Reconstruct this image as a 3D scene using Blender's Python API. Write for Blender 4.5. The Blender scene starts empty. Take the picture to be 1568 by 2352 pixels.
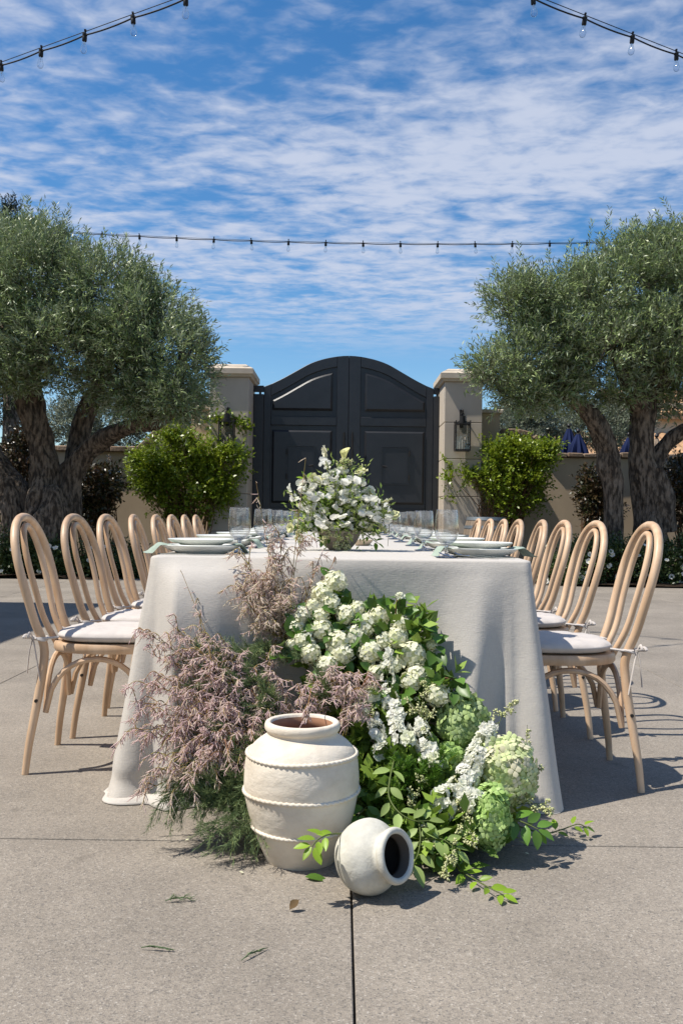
import bpy, bmesh, math, random
import numpy as np
from mathutils import Vector, Matrix, noise
PI = math.pi
rad = math.radians
sc = bpy.context.scene
COL = sc.collection

# ------------------------------------------------------------------ camera
F_PX, CAM_H = 2130.0, 0.897
PITCH = math.atan(9 / F_PX)
ROLL = rad(0.75)
CAM_R = Matrix.Rotation(PI / 2 + PITCH, 3, 'X') @ Matrix.Rotation(ROLL, 3, 'Z')
cam = bpy.data.cameras.new('camera')
cam.sensor_fit = 'VERTICAL'
cam.sensor_height = 36.0
cam.lens = F_PX / 2352 * 36
cam.clip_start, cam.clip_end = 0.05, 3000
cam_o = bpy.data.objects.new('camera', cam)
COL.objects.link(cam_o)
cam_o.matrix_world = Matrix.Translation((0, 0, CAM_H)) @ CAM_R.to_4x4()
sc.camera = cam_o

# ------------------------------------------------------------------ light and sky
SUN = Vector((-0.50, -0.105, 0.86)).normalized()
SKY_STRENGTH = 0.077
world = bpy.data.worlds.new('World')
sc.world = world
world.use_nodes = True
wn, wl = world.node_tree.nodes, world.node_tree.links
wn.clear()


def N(nodes, t, **kw):
    n = nodes.new(t)
    for k, v in kw.items():
        if k == 'inp':
            for kk, vv in v.items():
                n.inputs[kk].default_value = vv
        else:
            setattr(n, k, v)
    return n


def build_sky():
    L = wl.new
    out = N(wn, 'ShaderNodeOutputWorld')
    bg = N(wn, 'ShaderNodeBackground')
    bg.inputs['Strength'].default_value = SKY_STRENGTH
    L(bg.outputs[0], out.inputs[0])
    sky = N(wn, 'ShaderNodeTexSky', sky_type='NISHITA')
    sky.sun_disc = False
    sky.sun_elevation = math.asin(SUN.z)
    sky.sun_rotation = math.atan2(SUN.x, SUN.y)
    sky.air_density, sky.dust_density, sky.ozone_density = 1.0, 0.25, 3.0
    hsv = N(wn, 'ShaderNodeHueSaturation', inp={'Saturation': 1.30, 'Value': 1.48})
    L(sky.outputs[0], hsv.inputs['Color'])
    tc = N(wn, 'ShaderNodeTexCoord')
    sep = N(wn, 'ShaderNodeSeparateXYZ')
    L(tc.outputs['Generated'], sep.inputs[0])
    zc = N(wn, 'ShaderNodeMath', operation='MAXIMUM', inp={1: 0.02})
    L(sep.outputs['Z'], zc.inputs[0])
    dx = N(wn, 'ShaderNodeMath', operation='DIVIDE')
    dy = N(wn, 'ShaderNodeMath', operation='DIVIDE')
    L(sep.outputs['X'], dx.inputs[0]); L(zc.outputs[0], dx.inputs[1])
    L(sep.outputs['Y'], dy.inputs[0]); L(zc.outputs[0], dy.inputs[1])
    p = N(wn, 'ShaderNodeCombineXYZ')
    L(dx.outputs[0], p.inputs[0]); L(dy.outputs[0], p.inputs[1])

    def mapped(scale, rot, loc=(0, 0, 0)):
        m = N(wn, 'ShaderNodeMapping')
        m.inputs['Scale'].default_value = scale
        m.inputs['Rotation'].default_value = (0, 0, rot)
        m.inputs['Location'].default_value = loc
        L(p.outputs[0], m.inputs['Vector'])
        return m

    def noi(m, scale, detail, rough, dist=0.0):
        n = N(wn, 'ShaderNodeTexNoise')
        n.inputs['Scale'].default_value = scale
        n.inputs['Detail'].default_value = detail
        n.inputs['Roughness'].default_value = rough
        n.inputs['Distortion'].default_value = dist
        L(m.outputs[0], n.inputs['Vector'])
        return n

    def math2(op, a, b):
        n = N(wn, 'ShaderNodeMath', operation=op)
        for i, v in enumerate((a, b)):
            if isinstance(v, (int, float)):
                n.inputs[i].default_value = v
            else:
                L(v, n.inputs[i])
        return n.outputs[0]

    def rng(v, a, b, c, d, smooth=True):
        n = N(wn, 'ShaderNodeMapRange')
        n.interpolation_type = 'SMOOTHSTEP' if smooth else 'LINEAR'
        for i, x in enumerate((a, b, c, d)):
            n.inputs[i + 1].default_value = x
        L(v, n.inputs[0])
        return n.outputs[0]

    big = noi(mapped((0.75, 0.9, 1), rad(-20), (0.35, 1.15, 0)), 1.0, 4, 0.5, 0.4).outputs['Fac']
    rip = noi(mapped((1.0, 1.35, 1), rad(-18), (3.1, 0.4, 0)), 4.6, 4, 0.58, 0.35).outputs['Fac']
    fine = noi(mapped((1.0, 1.2, 1), rad(14), (1.0, 7.0, 0)), 11.0, 4, 0.55, 0.3).outputs['Fac']
    r = N(wn, 'ShaderNodeVectorMath', operation='LENGTH')
    L(p.outputs[0], r.inputs[0])
    # the deck of cloud thins out towards the far horizon
    edge = rng(r.outputs['Value'], 4.0, 6.2, 1.0, 0.0)
    far = rng(r.outputs['Value'], 1.4, 3.2, 0.0, -0.07)
    cov = math2('ADD', math2('MULTIPLY', big, 1.0), math2('MULTIPLY', rip, rng(r.outputs['Value'], 1.6, 3.0, 0.46, 0.84)))
    cov = math2('ADD', cov, math2('MULTIPLY', fine, 0.60))
    cov = math2('ADD', cov, far)
    dens = rng(cov, 0.88, 1.40, 0.0, 0.88)
    dens = math2('MULTIPLY', dens, edge)
    wisps = math2('MULTIPLY', rng(rip, 0.60, 0.85, 0.0, 0.35), rng(r.outputs['Value'], 5.0, 12.0, 1.0, 0.0))
    dens = math2('MAXIMUM', dens, wisps)
    mix = N(wn, 'ShaderNodeMix', data_type='RGBA')
    L(dens, mix.inputs['Factor'])
    L(hsv.outputs[0], mix.inputs['A'])
    mix.inputs['B'].default_value = (6.6, 7.2, 8.7, 1)
    L(mix.outputs['Result'], bg.inputs['Color'])


build_sky()
sun = bpy.data.lights.new('sun', 'SUN')
sun.energy = 5.0
sun.angle = rad(0.53)
sun.color = (1.0, 0.94, 0.85)
sun_o = bpy.data.objects.new('sun', sun)
sun_o.rotation_euler = SUN.to_track_quat('Z', 'Y').to_euler()
COL.objects.link(sun_o)
sc.view_settings.view_transform = 'Standard'
sc.view_settings.look = 'None'
sc.view_settings.gamma = 1
sc.view_settings.exposure = 0.30
sc.view_settings.use_curve_mapping = False
sc.cycles.max_bounces = 10
sc.cycles.transparent_max_bounces = 16
sc.cycles.transmission_bounces = 8
sc.cycles.caustics_refractive = False
sc.cycles.caustics_reflective = False


def ray(px, py):
    return CAM_R @ Vector((px - 784, 1176 - py, -F_PX))


def P(px, py, Y):
    d = ray(px, py)
    t = Y / d.y
    return Vector((d.x * t, Y, CAM_H + d.z * t))


def G(px, py, z=0.0):
    d = ray(px, py)
    t = (z - CAM_H) / d.z
    return Vector((d.x * t, d.y * t, z))


# ------------------------------------------------------------------ materials
MATS = {}


def mat(name, col, rough=0.6, spec=0.3, col2=None, nscale=6.0, nstretch=(1, 1, 1), ndetail=4, lo=0.35, hi=0.65,
        bump=0.0, bscale=None, bstretch=None, bdist=0.01, metallic=0.0, tint=None, under=None, trans=0.0, world_pos=False, rnd=0.0,
        sheen=0.0, vor=None):
    if name in MATS:
        return MATS[name]
    m = bpy.data.materials.new(name)
    m.use_nodes = True
    n, l = m.node_tree.nodes, m.node_tree.links.new
    b = n['Principled BSDF']
    b.inputs['Roughness'].default_value = rough
    b.inputs['Specular IOR Level'].default_value = spec
    b.inputs['Metallic'].default_value = metallic
    if sheen:
        b.inputs['Sheen Weight'].default_value = sheen
    if world_pos:
        g = n.new('ShaderNodeNewGeometry'); vec = g.outputs['Position']
    else:
        tcn = n.new('ShaderNodeTexCoord'); vec = tcn.outputs['Object']

    def nz(scale, stretch, detail):
        mp = n.new('ShaderNodeMapping'); mp.inputs['Scale'].default_value = stretch
        l(vec, mp.inputs['Vector'])
        t = n.new('ShaderNodeTexNoise')
        t.inputs['Scale'].default_value = scale; t.inputs['Detail'].default_value = detail
        t.inputs['Roughness'].default_value = 0.6
        l(mp.outputs[0], t.inputs['Vector'])
        return t.outputs['Fac']

    def mixc(fac, a, bb, blend='MIX'):
        mx = n.new('ShaderNodeMix'); mx.data_type = 'RGBA'; mx.blend_type = blend
        for k, v in (('Factor', fac), ('A', a), ('B', bb)):
            s = mx.inputs[k] if k != 'Factor' else mx.inputs[0]
            if hasattr(v, 'links') or hasattr(v, 'is_linked'):
                l(v, s)
            else:
                s.default_value = v if not isinstance(v, tuple) else (*v, 1)
        return mx.outputs['Result']
    c = col
    if col2 is not None:
        f = nz(nscale, nstretch, ndetail)
        mr = n.new('ShaderNodeMapRange')
        mr.inputs[1].default_value, mr.inputs[2].default_value = lo, hi
        l(f, mr.inputs[0])
        c = mixc(mr.outputs[0], col, col2)
    if tint is not None:          # per-piece natural colour variation
        a = n.new('ShaderNodeAttribute'); a.attribute_name = 'tint'
        c = mixc(a.outputs['Fac'], c, tint)
    if rnd:
        oi = n.new('ShaderNodeObjectInfo')
        mr = n.new('ShaderNodeMapRange'); mr.inputs[3].default_value = 1 - rnd; mr.inputs[4].default_value = 1 + rnd
        l(oi.outputs['Random'], mr.inputs[0])
        vm = n.new('ShaderNodeVectorMath'); vm.operation = 'SCALE'
        if isinstance(c, tuple):
            vm.inputs[0].default_value = c
        else:
            l(c, vm.inputs[0])
        l(mr.outputs[0], vm.inputs['Scale'])
        c = vm.outputs[0]
    if under is not None:         # paler underside of a leaf
        g2 = n.new('ShaderNodeNewGeometry')
        c = mixc(g2.outputs['Backfacing'], c, under)
    if isinstance(c, tuple):
        b.inputs['Base Color'].default_value = (*c, 1)
    else:
        l(c, b.inputs['Base Color'])
    if bump:
        bp = n.new('ShaderNodeBump')
        bp.inputs['Strength'].default_value = bump
        bp.inputs['Distance'].default_value = bdist
        l(nz(bscale or nscale, bstretch or nstretch, 5), bp.inputs['Height'])
        l(bp.outputs[0], b.inputs['Normal'])
    if trans:
        tr = n.new('ShaderNodeBsdfTranslucent')
        if isinstance(c, tuple):
            tr.inputs['Color'].default_value = (*c, 1)
        else:
            l(c, tr.inputs['Color'])
        ms = n.new('ShaderNodeMixShader'); ms.inputs[0].default_value = trans
        l(b.outputs[0], ms.inputs[1]); l(tr.outputs[0], ms.inputs[2])
        l(ms.outputs[0], n['Material Output'].inputs['Surface'])
    MATS[name] = m
    return m


def concrete_material():
    m = bpy.data.materials.new('exposed_aggregate')
    m.use_nodes = True
    n, l = m.node_tree.nodes, m.node_tree.links.new
    b = n['Principled BSDF']
    b.inputs['Roughness'].default_value = 0.75
    b.inputs['Specular IOR Level'].default_value = 0.25
    g = n.new('ShaderNodeNewGeometry')
    v1 = n.new('ShaderNodeTexVoronoi'); v1.inputs['Scale'].default_value = 270
    l(g.outputs['Position'], v1.inputs['Vector'])
    sepc = n.new('ShaderNodeSeparateColor'); l(v1.outputs['Color'], sepc.inputs[0])
    cr = n.new('ShaderNodeValToRGB')
    e = cr.color_ramp.elements
    e[0].position, e[0].color = 0.0, (0.148, 0.135, 0.120, 1)
    e[1].position, e[1].color = 1.0, (0.375, 0.338, 0.288, 1)
    for pos, c in ((0.12, (0.212, 0.187, 0.157, 1)), (0.45, (0.252, 0.220, 0.182, 1)), (0.85, (0.286, 0.249, 0.204, 1)), (0.95, (0.305, 0.272, 0.230, 1))):
        el = e.new(pos); el.color = c
    l(sepc.outputs[0], cr.inputs[0])
    v2 = n.new('ShaderNodeTexVoronoi'); v2.inputs['Scale'].default_value = 95
    l(g.outputs['Position'], v2.inputs['Vector'])
    s2 = n.new('ShaderNodeSeparateColor'); l(v2.outputs['Color'], s2.inputs[0])
    mr2 = n.new('ShaderNodeMapRange'); mr2.inputs[3].default_value = 0.93; mr2.inputs[4].default_value = 1.07
    l(s2.outputs[1], mr2.inputs[0])
    nz = n.new('ShaderNodeTexNoise'); nz.inputs['Scale'].default_value = 1.6; nz.inputs['Detail'].default_value = 6
    nz.inputs['Roughness'].default_value = 0.62
    l(g.outputs['Position'], nz.inputs['Vector'])
    mr = n.new('ShaderNodeMapRange'); mr.inputs[1].default_value = .3; mr.inputs[2].default_value = .7
    mr.inputs[3].default_value = 0.80; mr.inputs[4].default_value = 1.16
    l(nz.outputs['Fac'], mr.inputs[0])
    oi = n.new('ShaderNodeObjectInfo')
    mr3 = n.new('ShaderNodeMapRange'); mr3.inputs[3].default_value = 0.95; mr3.inputs[4].default_value = 1.05
    l(oi.outputs['Random'], mr3.inputs[0])
    mu = n.new('ShaderNodeMath'); mu.operation = 'MULTIPLY'
    l(mr.outputs[0], mu.inputs[0]); l(mr2.outputs[0], mu.inputs[1])
    mu2 = n.new('ShaderNodeMath'); mu2.operation = 'MULTIPLY'
    l(mu.outputs[0], mu2.inputs[0]); l(mr3.outputs[0], mu2.inputs[1])
    vm = n.new('ShaderNodeVectorMath'); vm.operation = 'SCALE'
    l(cr.outputs[0], vm.inputs[0]); l(mu2.outputs[0], vm.inputs['Scale'])
    # a few darker drip stains
    nst = n.new('ShaderNodeTexNoise'); nst.inputs['Scale'].default_value = 5.5; nst.inputs['Detail'].default_value = 3
    l(g.outputs['Position'], nst.inputs['Vector'])
    mst = n.new('ShaderNodeMapRange'); mst.inputs[1].default_value = .66; mst.inputs[2].default_value = .76
    mst.inputs[3].default_value = 1.0; mst.inputs[4].default_value = 0.72
    l(nst.outputs['Fac'], mst.inputs[0])
    vm2 = n.new('ShaderNodeVectorMath'); vm2.operation = 'SCALE'
    l(vm.outputs[0], vm2.inputs[0]); l(mst.outputs[0], vm2.inputs['Scale'])
    l(vm2.outputs[0], b.inputs['Base Color'])
    bp = n.new('ShaderNodeBump'); bp.inputs['Strength'].default_value = 0.35; bp.inputs['Distance'].default_value = 0.003
    l(v1.outputs['Distance'], bp.inputs['Height'])
    l(bp.outputs[0], b.inputs['Normal'])
    return m


def linen_material():
    m = bpy.data.materials.new('linen_cloth')
    m.use_nodes = True
    n, l = m.node_tree.nodes, m.node_tree.links.new
    b = n['Principled BSDF']
    b.inputs['Roughness'].default_value = 0.9
    b.inputs['Specular IOR Level'].default_value = 0.1
    b.inputs['Sheen Weight'].default_value = 0.15
    tc = n.new('ShaderNodeTexCoord')
    outs = []
    for sx, sz in (((70, 70, 420), 1), ((420, 420, 50), 1)):
        mp = n.new('ShaderNodeMapping'); mp.inputs['Scale'].default_value = sx
        l(tc.outputs['Object'], mp.inputs['Vector'])
        t = n.new('ShaderNodeTexNoise'); t.inputs['Scale'].default_value = 1.0; t.inputs['Detail'].default_value = 3
        l(mp.outputs[0], t.inputs['Vector'])
        outs.append(t.outputs['Fac'])
    ad = n.new('ShaderNodeMath'); ad.operation = 'ADD'
    l(outs[0], ad.inputs[0]); l(outs[1], ad.inputs[1])
    mr = n.new('ShaderNodeMapRange'); mr.inputs[1].default_value = 0.7; mr.inputs[2].default_value = 1.3
    mr.inputs[3].default_value = 0.94; mr.inputs[4].default_value = 1.05
    l(ad.outputs[0], mr.inputs[0])
    vm = n.new('ShaderNodeVectorMath'); vm.operation = 'SCALE'
    vm.inputs[0].default_value = (0.56, 0.523, 0.472)
    l(mr.outputs[0], vm.inputs['Scale'])
    l(vm.outputs[0], b.inputs['Base Color'])
    bp = n.new('ShaderNodeBump'); bp.inputs['Strength'].default_value = 0.36; bp.inputs['Distance'].default_value = 0.0018
    l(ad.outputs[0], bp.inputs['Height'])
    # soft handling wrinkles
    w = n.new('ShaderNodeTexNoise'); w.inputs['Scale'].default_value = 9; w.inputs['Detail'].default_value = 3
    l(tc.outputs['Object'], w.inputs['Vector'])
    bp2 = n.new('ShaderNodeBump'); bp2.inputs['Strength'].default_value = 0.12; bp2.inputs['Distance'].default_value = 0.03
    l(w.outputs['Fac'], bp2.inputs['Height']); l(bp.outputs[0], bp2.inputs['Normal'])
    l(bp2.outputs[0], b.inputs['Normal'])
    tr = n.new('ShaderNodeBsdfTranslucent'); l(vm.outputs[0], tr.inputs['Color'])
    ms = n.new('ShaderNodeMixShader'); ms.inputs[0].default_value = 0.06
    l(b.outputs[0], ms.inputs[1]); l(tr.outputs[0], ms.inputs[2])
    l(ms.outputs[0], n['Material Output'].inputs['Surface'])
    return m


def glass_material(name, thin=0.0, tintc=(1, 1, 1)):
    m = bpy.data.materials.new(name)
    m.use_nodes = True
    n, l = m.node_tree.nodes, m.node_tree.links.new
    n.remove(n['Principled BSDF'])
    g = n.new('ShaderNodeBsdfGlass'); g.inputs['Roughness'].default_value = 0.0; g.inputs['IOR'].default_value = 1.45
    g.inputs['Color'].default_value = (*tintc, 1)
    t = n.new('ShaderNodeBsdfTransparent'); t.inputs['Color'].default_value = (*tintc, 1)
    gl = n.new('ShaderNodeBsdfGlossy'); gl.inputs['Roughness'].default_value = 0.02
    lw_ = n.new('ShaderNodeLayerWeight'); lw_.inputs[0].default_value = 0.5
    pw = n.new('ShaderNodeMath'); pw.operation = 'POWER'; pw.inputs[1].default_value = 2.4; l(lw_.outputs['Facing'], pw.inputs[0])
    fr = n.new('ShaderNodeMapRange'); fr.inputs[3].default_value = 0.035; fr.inputs[4].default_value = 0.9; l(pw.outputs[0], fr.inputs[0])
    mt = n.new('ShaderNodeMixShader'); l(fr.outputs[0], mt.inputs[0]); l(t.outputs[0], mt.inputs[1]); l(gl.outputs[0], mt.inputs[2])
    ms = n.new('ShaderNodeMixShader'); ms.inputs[0].default_value = thin
    l(g.outputs[0], ms.inputs[1]); l(mt.outputs[0], ms.inputs[2])
    l(ms.outputs[0], n['Material Output'].inputs['Surface'])
    return m


M_CONC = concrete_material()
M_LINEN = linen_material()
M_GLASS = glass_material('clear_glass', 0.88)
M_STEMGLASS = glass_material('stem_glass', 0.25)
M_PANE = glass_material('lantern_glass', 1.0, (0.92, 0.93, 0.93))
M_WOOD = mat('limed_beech', (0.47, 0.305, 0.182), .42, .35, (0.645, 0.465, 0.315), 16, (1, 1, .18), 6, .34, .66, bump=.12, bscale=90, bstretch=(1, 1, .15), bdist=.002, rnd=.10)
M_CUSH = mat('cushion_cotton', (0.56, 0.515, 0.48), .9, .1, (0.50, 0.46, 0.43), 30, bump=.15, bscale=300, bdist=.002, sheen=.2)
M_JAR = mat('whitewashed_terracotta', (0.77, 0.695, 0.58), .88, .12, (0.55, 0.47, 0.365), 6.5, (1, 1, 1.6), 8, .42, .74, bump=.5, bscale=26, bdist=.006)
M_JARIN = mat('bare_terracotta', (0.50, 0.27, 0.16), .9, .1, (0.40, 0.21, 0.13), 9)
M_POT = mat('chalky_grey_clay', (0.67, 0.65, 0.57), .92, .08, (0.43, 0.41, 0.345), 13, (1, 1, 1), 7, .36, .75, bump=.5, bscale=42, bdist=.005)
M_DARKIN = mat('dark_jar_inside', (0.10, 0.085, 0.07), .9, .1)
M_BLACK = mat('black_painted_steel', (0.016, 0.018, 0.022), .38, .5, (0.022, 0.024, 0.029), 5, bump=.05, bscale=120, bdist=.002)
M_IRON = mat('black_iron', (0.018, 0.017, 0.016), .5, .4)
M_RUBBER = mat('black_cable', (0.012, 0.012, 0.013), .55, .3)
M_STUCCO = mat('tan_stucco', (0.62, 0.49, 0.34), .9, .1, (0.54, 0.42, 0.29), 2.2, (1, 1, .5), 6, .3, .7, bump=.35, bscale=60, bdist=.006)
M_LIME = mat('limestone_pillar', (0.55, 0.48, 0.39), .88, .12, (0.47, 0.405, 0.325), 3.0, (1, 1, .35), 7, .3, .72, bump=.25, bscale=45, bdist=.004)
M_CAP = mat('limestone_cap', (0.62, 0.53, 0.42), .85, .12, (0.52, 0.44, 0.34), 4, bump=.2, bscale=50, bdist=.004)
M_COPING = mat('weathered_coping', (0.34, 0.24, 0.165), .9, .1, (0.20, 0.155, 0.115), 9, (1, 1, 1), 6, .35, .68, bump=.6, bscale=24, bdist=.02, rnd=.22)
M_SOIL = mat('dark_mulch', (0.055, 0.038, 0.026), .95, .05, (0.03, 0.022, 0.016), 14, bump=1, bscale=30, bdist=.03)
M_GROUNDX = mat('joint_dust', (0.06, 0.052, 0.045), .95, .05)
M_BARK = mat('olive_bark', (0.26, 0.205, 0.155), .95, .08, (0.060, 0.048, 0.038), 22, (1, 1, .30), 8, .40, .58, bump=1.0, bscale=26, bstretch=(1, 1, .35), bdist=.06)
M_OLIVE = mat('olive_leaf', (0.118, 0.172, 0.048), .40, .32, tint=(0.27, 0.335, 0.125), under=(0.31, 0.365, 0.24), trans=.10)
M_FAROLIVE = mat('far_olive_leaf', (0.10, 0.125, 0.075), .5, .35, tint=(0.19, 0.215, 0.14), under=(0.28, 0.30, 0.23), trans=.10)
M_CONIFER = mat('conifer_leaf', (0.022, 0.036, 0.018), .6, .25, tint=(0.05, 0.062, 0.03))
M_SHRUB = mat('bright_shrub_leaf', (0.115, 0.20, 0.015), .36, .5, tint=(0.31, 0.37, 0.03), trans=.28)
M_PHOT = mat('dark_glossy_leaf', (0.022, 0.042, 0.013), .3, .5, tint=(0.10, 0.052, 0.026), trans=.08)
M_ROSELEAF = mat('rose_bush_leaf', (0.032, 0.058, 0.017), .4, .45, tint=(0.085, 0.12, 0.032), trans=.12)
M_STEM = mat('green_stem', (0.10, 0.13, 0.035), .6, .3)
M_BSTEM = mat('brown_stem', (0.16, 0.085, 0.045), .7, .2)
M_WHITEPET = mat('white_petal', (0.88, 0.87, 0.82), .7, .1, tint=(0.80, 0.82, 0.60), trans=.42)
M_CREAMPET = mat('cream_petal', (0.84, 0.82, 0.66), .7, .15, tint=(0.72, 0.74, 0.44), trans=.25)
M_YELPET = mat('pale_yellow_petal', (0.78, 0.76, 0.48), .7, .15, tint=(0.70, 0.70, 0.38), trans=.25)
M_CALLA = mat('yellow_calla', (0.72, 0.69, 0.32), .5, .3, trans=.2)
M_HYD1 = mat('pale_green_petal', (0.41, 0.53, 0.21), .65, .2, tint=(0.46, 0.55, 0.29), trans=.2)
M_HYD2 = mat('lime_petal', (0.58, 0.67, 0.32), .65, .2, tint=(0.70, 0.66, 0.47), trans=.2)
M_HYD3 = mat('bright_green_petal', (0.38, 0.55, 0.17), .65, .15, tint=(0.52, 0.66, 0.28), trans=.25)
M_BUD = mat('cream_bud', (0.70, 0.66, 0.42), .6, .2, tint=(0.50, 0.56, 0.22), trans=.1)
M_VLEAF = mat('viburnum_leaf', (0.095, 0.195, 0.028), .4, .45, under=(0.17, 0.25, 0.075), trans=.2, rnd=.3)
M_VINE = mat('vine_leaf', (0.30, 0.40, 0.12), .5, .35, under=(0.28, 0.34, 0.16), trans=.28, rnd=.2)
M_LIMELEAF = mat('lime_leaf', (0.24, 0.38, 0.028), .42, .4, under=(0.30, 0.42, 0.08), trans=.3, rnd=.2)
M_FERN = mat('feathery_green', (0.125, 0.185, 0.085), .6, .2, tint=(0.26, 0.31, 0.12), trans=.2)
M_LUSH = mat('lush_green', (0.07, 0.17, 0.015), .5, .3, tint=(0.16, 0.28, 0.03), trans=.25)
M_PLUME = mat('tamarisk_plume', (0.80, 0.61, 0.60), .85, .05, tint=(0.80, 0.71, 0.54), trans=.35)
M_TSTEM = mat('tamarisk_stem', (0.32, 0.27, 0.08), .7, .2, (0.27, 0.13, 0.06), 9)
M_PLATE = mat('stoneware_plate', (0.74, 0.75, 0.70), .22, .5)
M_NAPKIN = mat('sage_napkin', (0.30, 0.37, 0.31), .9, .1, (0.35, 0.42, 0.355), 40, bump=.2, bscale=200, bdist=.002)
M_STEEL = mat('polished_steel', (0.62, 0.62, 0.62), .18, .5, metallic=1)
M_BOWL = mat('stone_bowl', (0.40, 0.335, 0.265), .85, .15, (0.30, 0.25, 0.20), 30, bump=.5, bscale=80, bdist=.003)
M_DISH = mat('beige_dish', (0.55, 0.45, 0.33), .6, .3)
M_TILE = mat('clay_tile', (0.52, 0.34, 0.195), .9, .1, (0.40, 0.245, 0.14), 5, rnd=.28, bump=.2, bscale=30)
M_CREAMWALL = mat('cream_stucco', (0.66, 0.55, 0.40), .9, .1, (0.60, 0.50, 0.36), 3)
M_TANWALL = mat('pinkish_stucco', (0.48, 0.36, 0.26), .9, .1, (0.42, 0.31, 0.22), 3)
M_NAVY = mat('navy_canvas', (0.010, 0.017, 0.058), .85, .15, (0.013, 0.021, 0.07), 6)
M_BEIGE = mat('beige_canvas', (0.30, 0.235, 0.17), .85, .15, (0.26, 0.20, 0.145), 6)
M_STAVE = mat('weathered_oak', (0.255, 0.20, 0.15), .85, .15, (0.17, 0.135, 0.10), 9, (1, 1, .15), 6, .3, .7, bump=.3, bscale=30, bstretch=(1, 1, .1), rnd=.2)
M_HOOP = mat('galvanised_hoop', (0.16, 0.19, 0.21), .5, .5, (0.20, 0.22, 0.23), 14, metallic=.5)
M_GLASSPANE = mat('dark_window', (0.03, 0.035, 0.04), .08, .5)
M_DRYLEAF = mat('dry_leaf', (0.13, 0.085, 0.04), .8, .15, (0.09, 0.06, 0.03), 60)

# ------------------------------------------------------------------ object helpers


def tag(o, label=None, cat=None, group=None, kind=None):
    if label: o['label'] = label
    if cat: o['category'] = cat
    if group: o['group'] = group
    if kind: o['kind'] = kind
    return o


def thing(name, label, cat, loc=(0, 0, 0), rz=0.0, group=None, kind=None):
    o = bpy.data.objects.new(name, None)
    o.empty_display_size = 0.1
    o.location = loc
    o.rotation_euler = (0, 0, rz)
    COL.objects.link(o)
    return tag(o, label, cat, group, kind)


def place(name, me, parent=None, mw=None, material=None):
    if material is not None and not me.materials:
        me.materials.append(material)
    o = bpy.data.objects.new(name, me)
    COL.objects.link(o)
    if parent is not None:
        o.parent = parent
    if mw is not None:
        o.matrix_basis = mw
    return o


def local(root, mw):
    """world matrix -> matrix in the frame of an unrotated root"""
    return Matrix.Translation(-Vector(root.location)) @ mw


def copy_tree(o, parent=None):
    c = o.copy()
    COL.objects.link(c)
    if parent is not None:
        c.parent = parent
    for ch in list(o.children):
        copy_tree(ch, c)
    return c


def finish(me, smooth=True, angle=40):
    if smooth:
        me.shade_smooth()
        if angle:
            me.set_sharp_from_angle(angle=rad(angle))
    return me


def mesh(name, V, Fs, smooth=True, angle=40, tint=None, off=None):
    """V (n,3); Fs: array (m,k) or list of arrays / of tuples"""
    me = bpy.data.meshes.new(name)
    V = np.asarray(V, dtype=np.float32)
    if off is not None:
        V = V - np.asarray(off, dtype=np.float32)
    if isinstance(Fs, np.ndarray):
        groups = [Fs]
        me.vertices.add(len(V)); me.vertices.foreach_set('co', V.ravel())
        m, k = Fs.shape
        me.loops.add(m * k); me.loops.foreach_set('vertex_index', Fs.astype(np.int32).ravel())
        me.polygons.add(m)
        me.polygons.foreach_set('loop_start', np.arange(0, m * k, k, dtype=np.int32))
        me.update(calc_edges=True)
    else:
        me.from_pydata([tuple(map(float, v)) for v in V], [], [tuple(int(i) for i in f) for f in Fs])
        me.update()
    if tint is not None:
        a = me.attributes.new('tint', 'FLOAT', 'POINT')
        a.data.foreach_set('value', np.asarray(tint, dtype=np.float32))
    return finish(me, smooth, angle)


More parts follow.
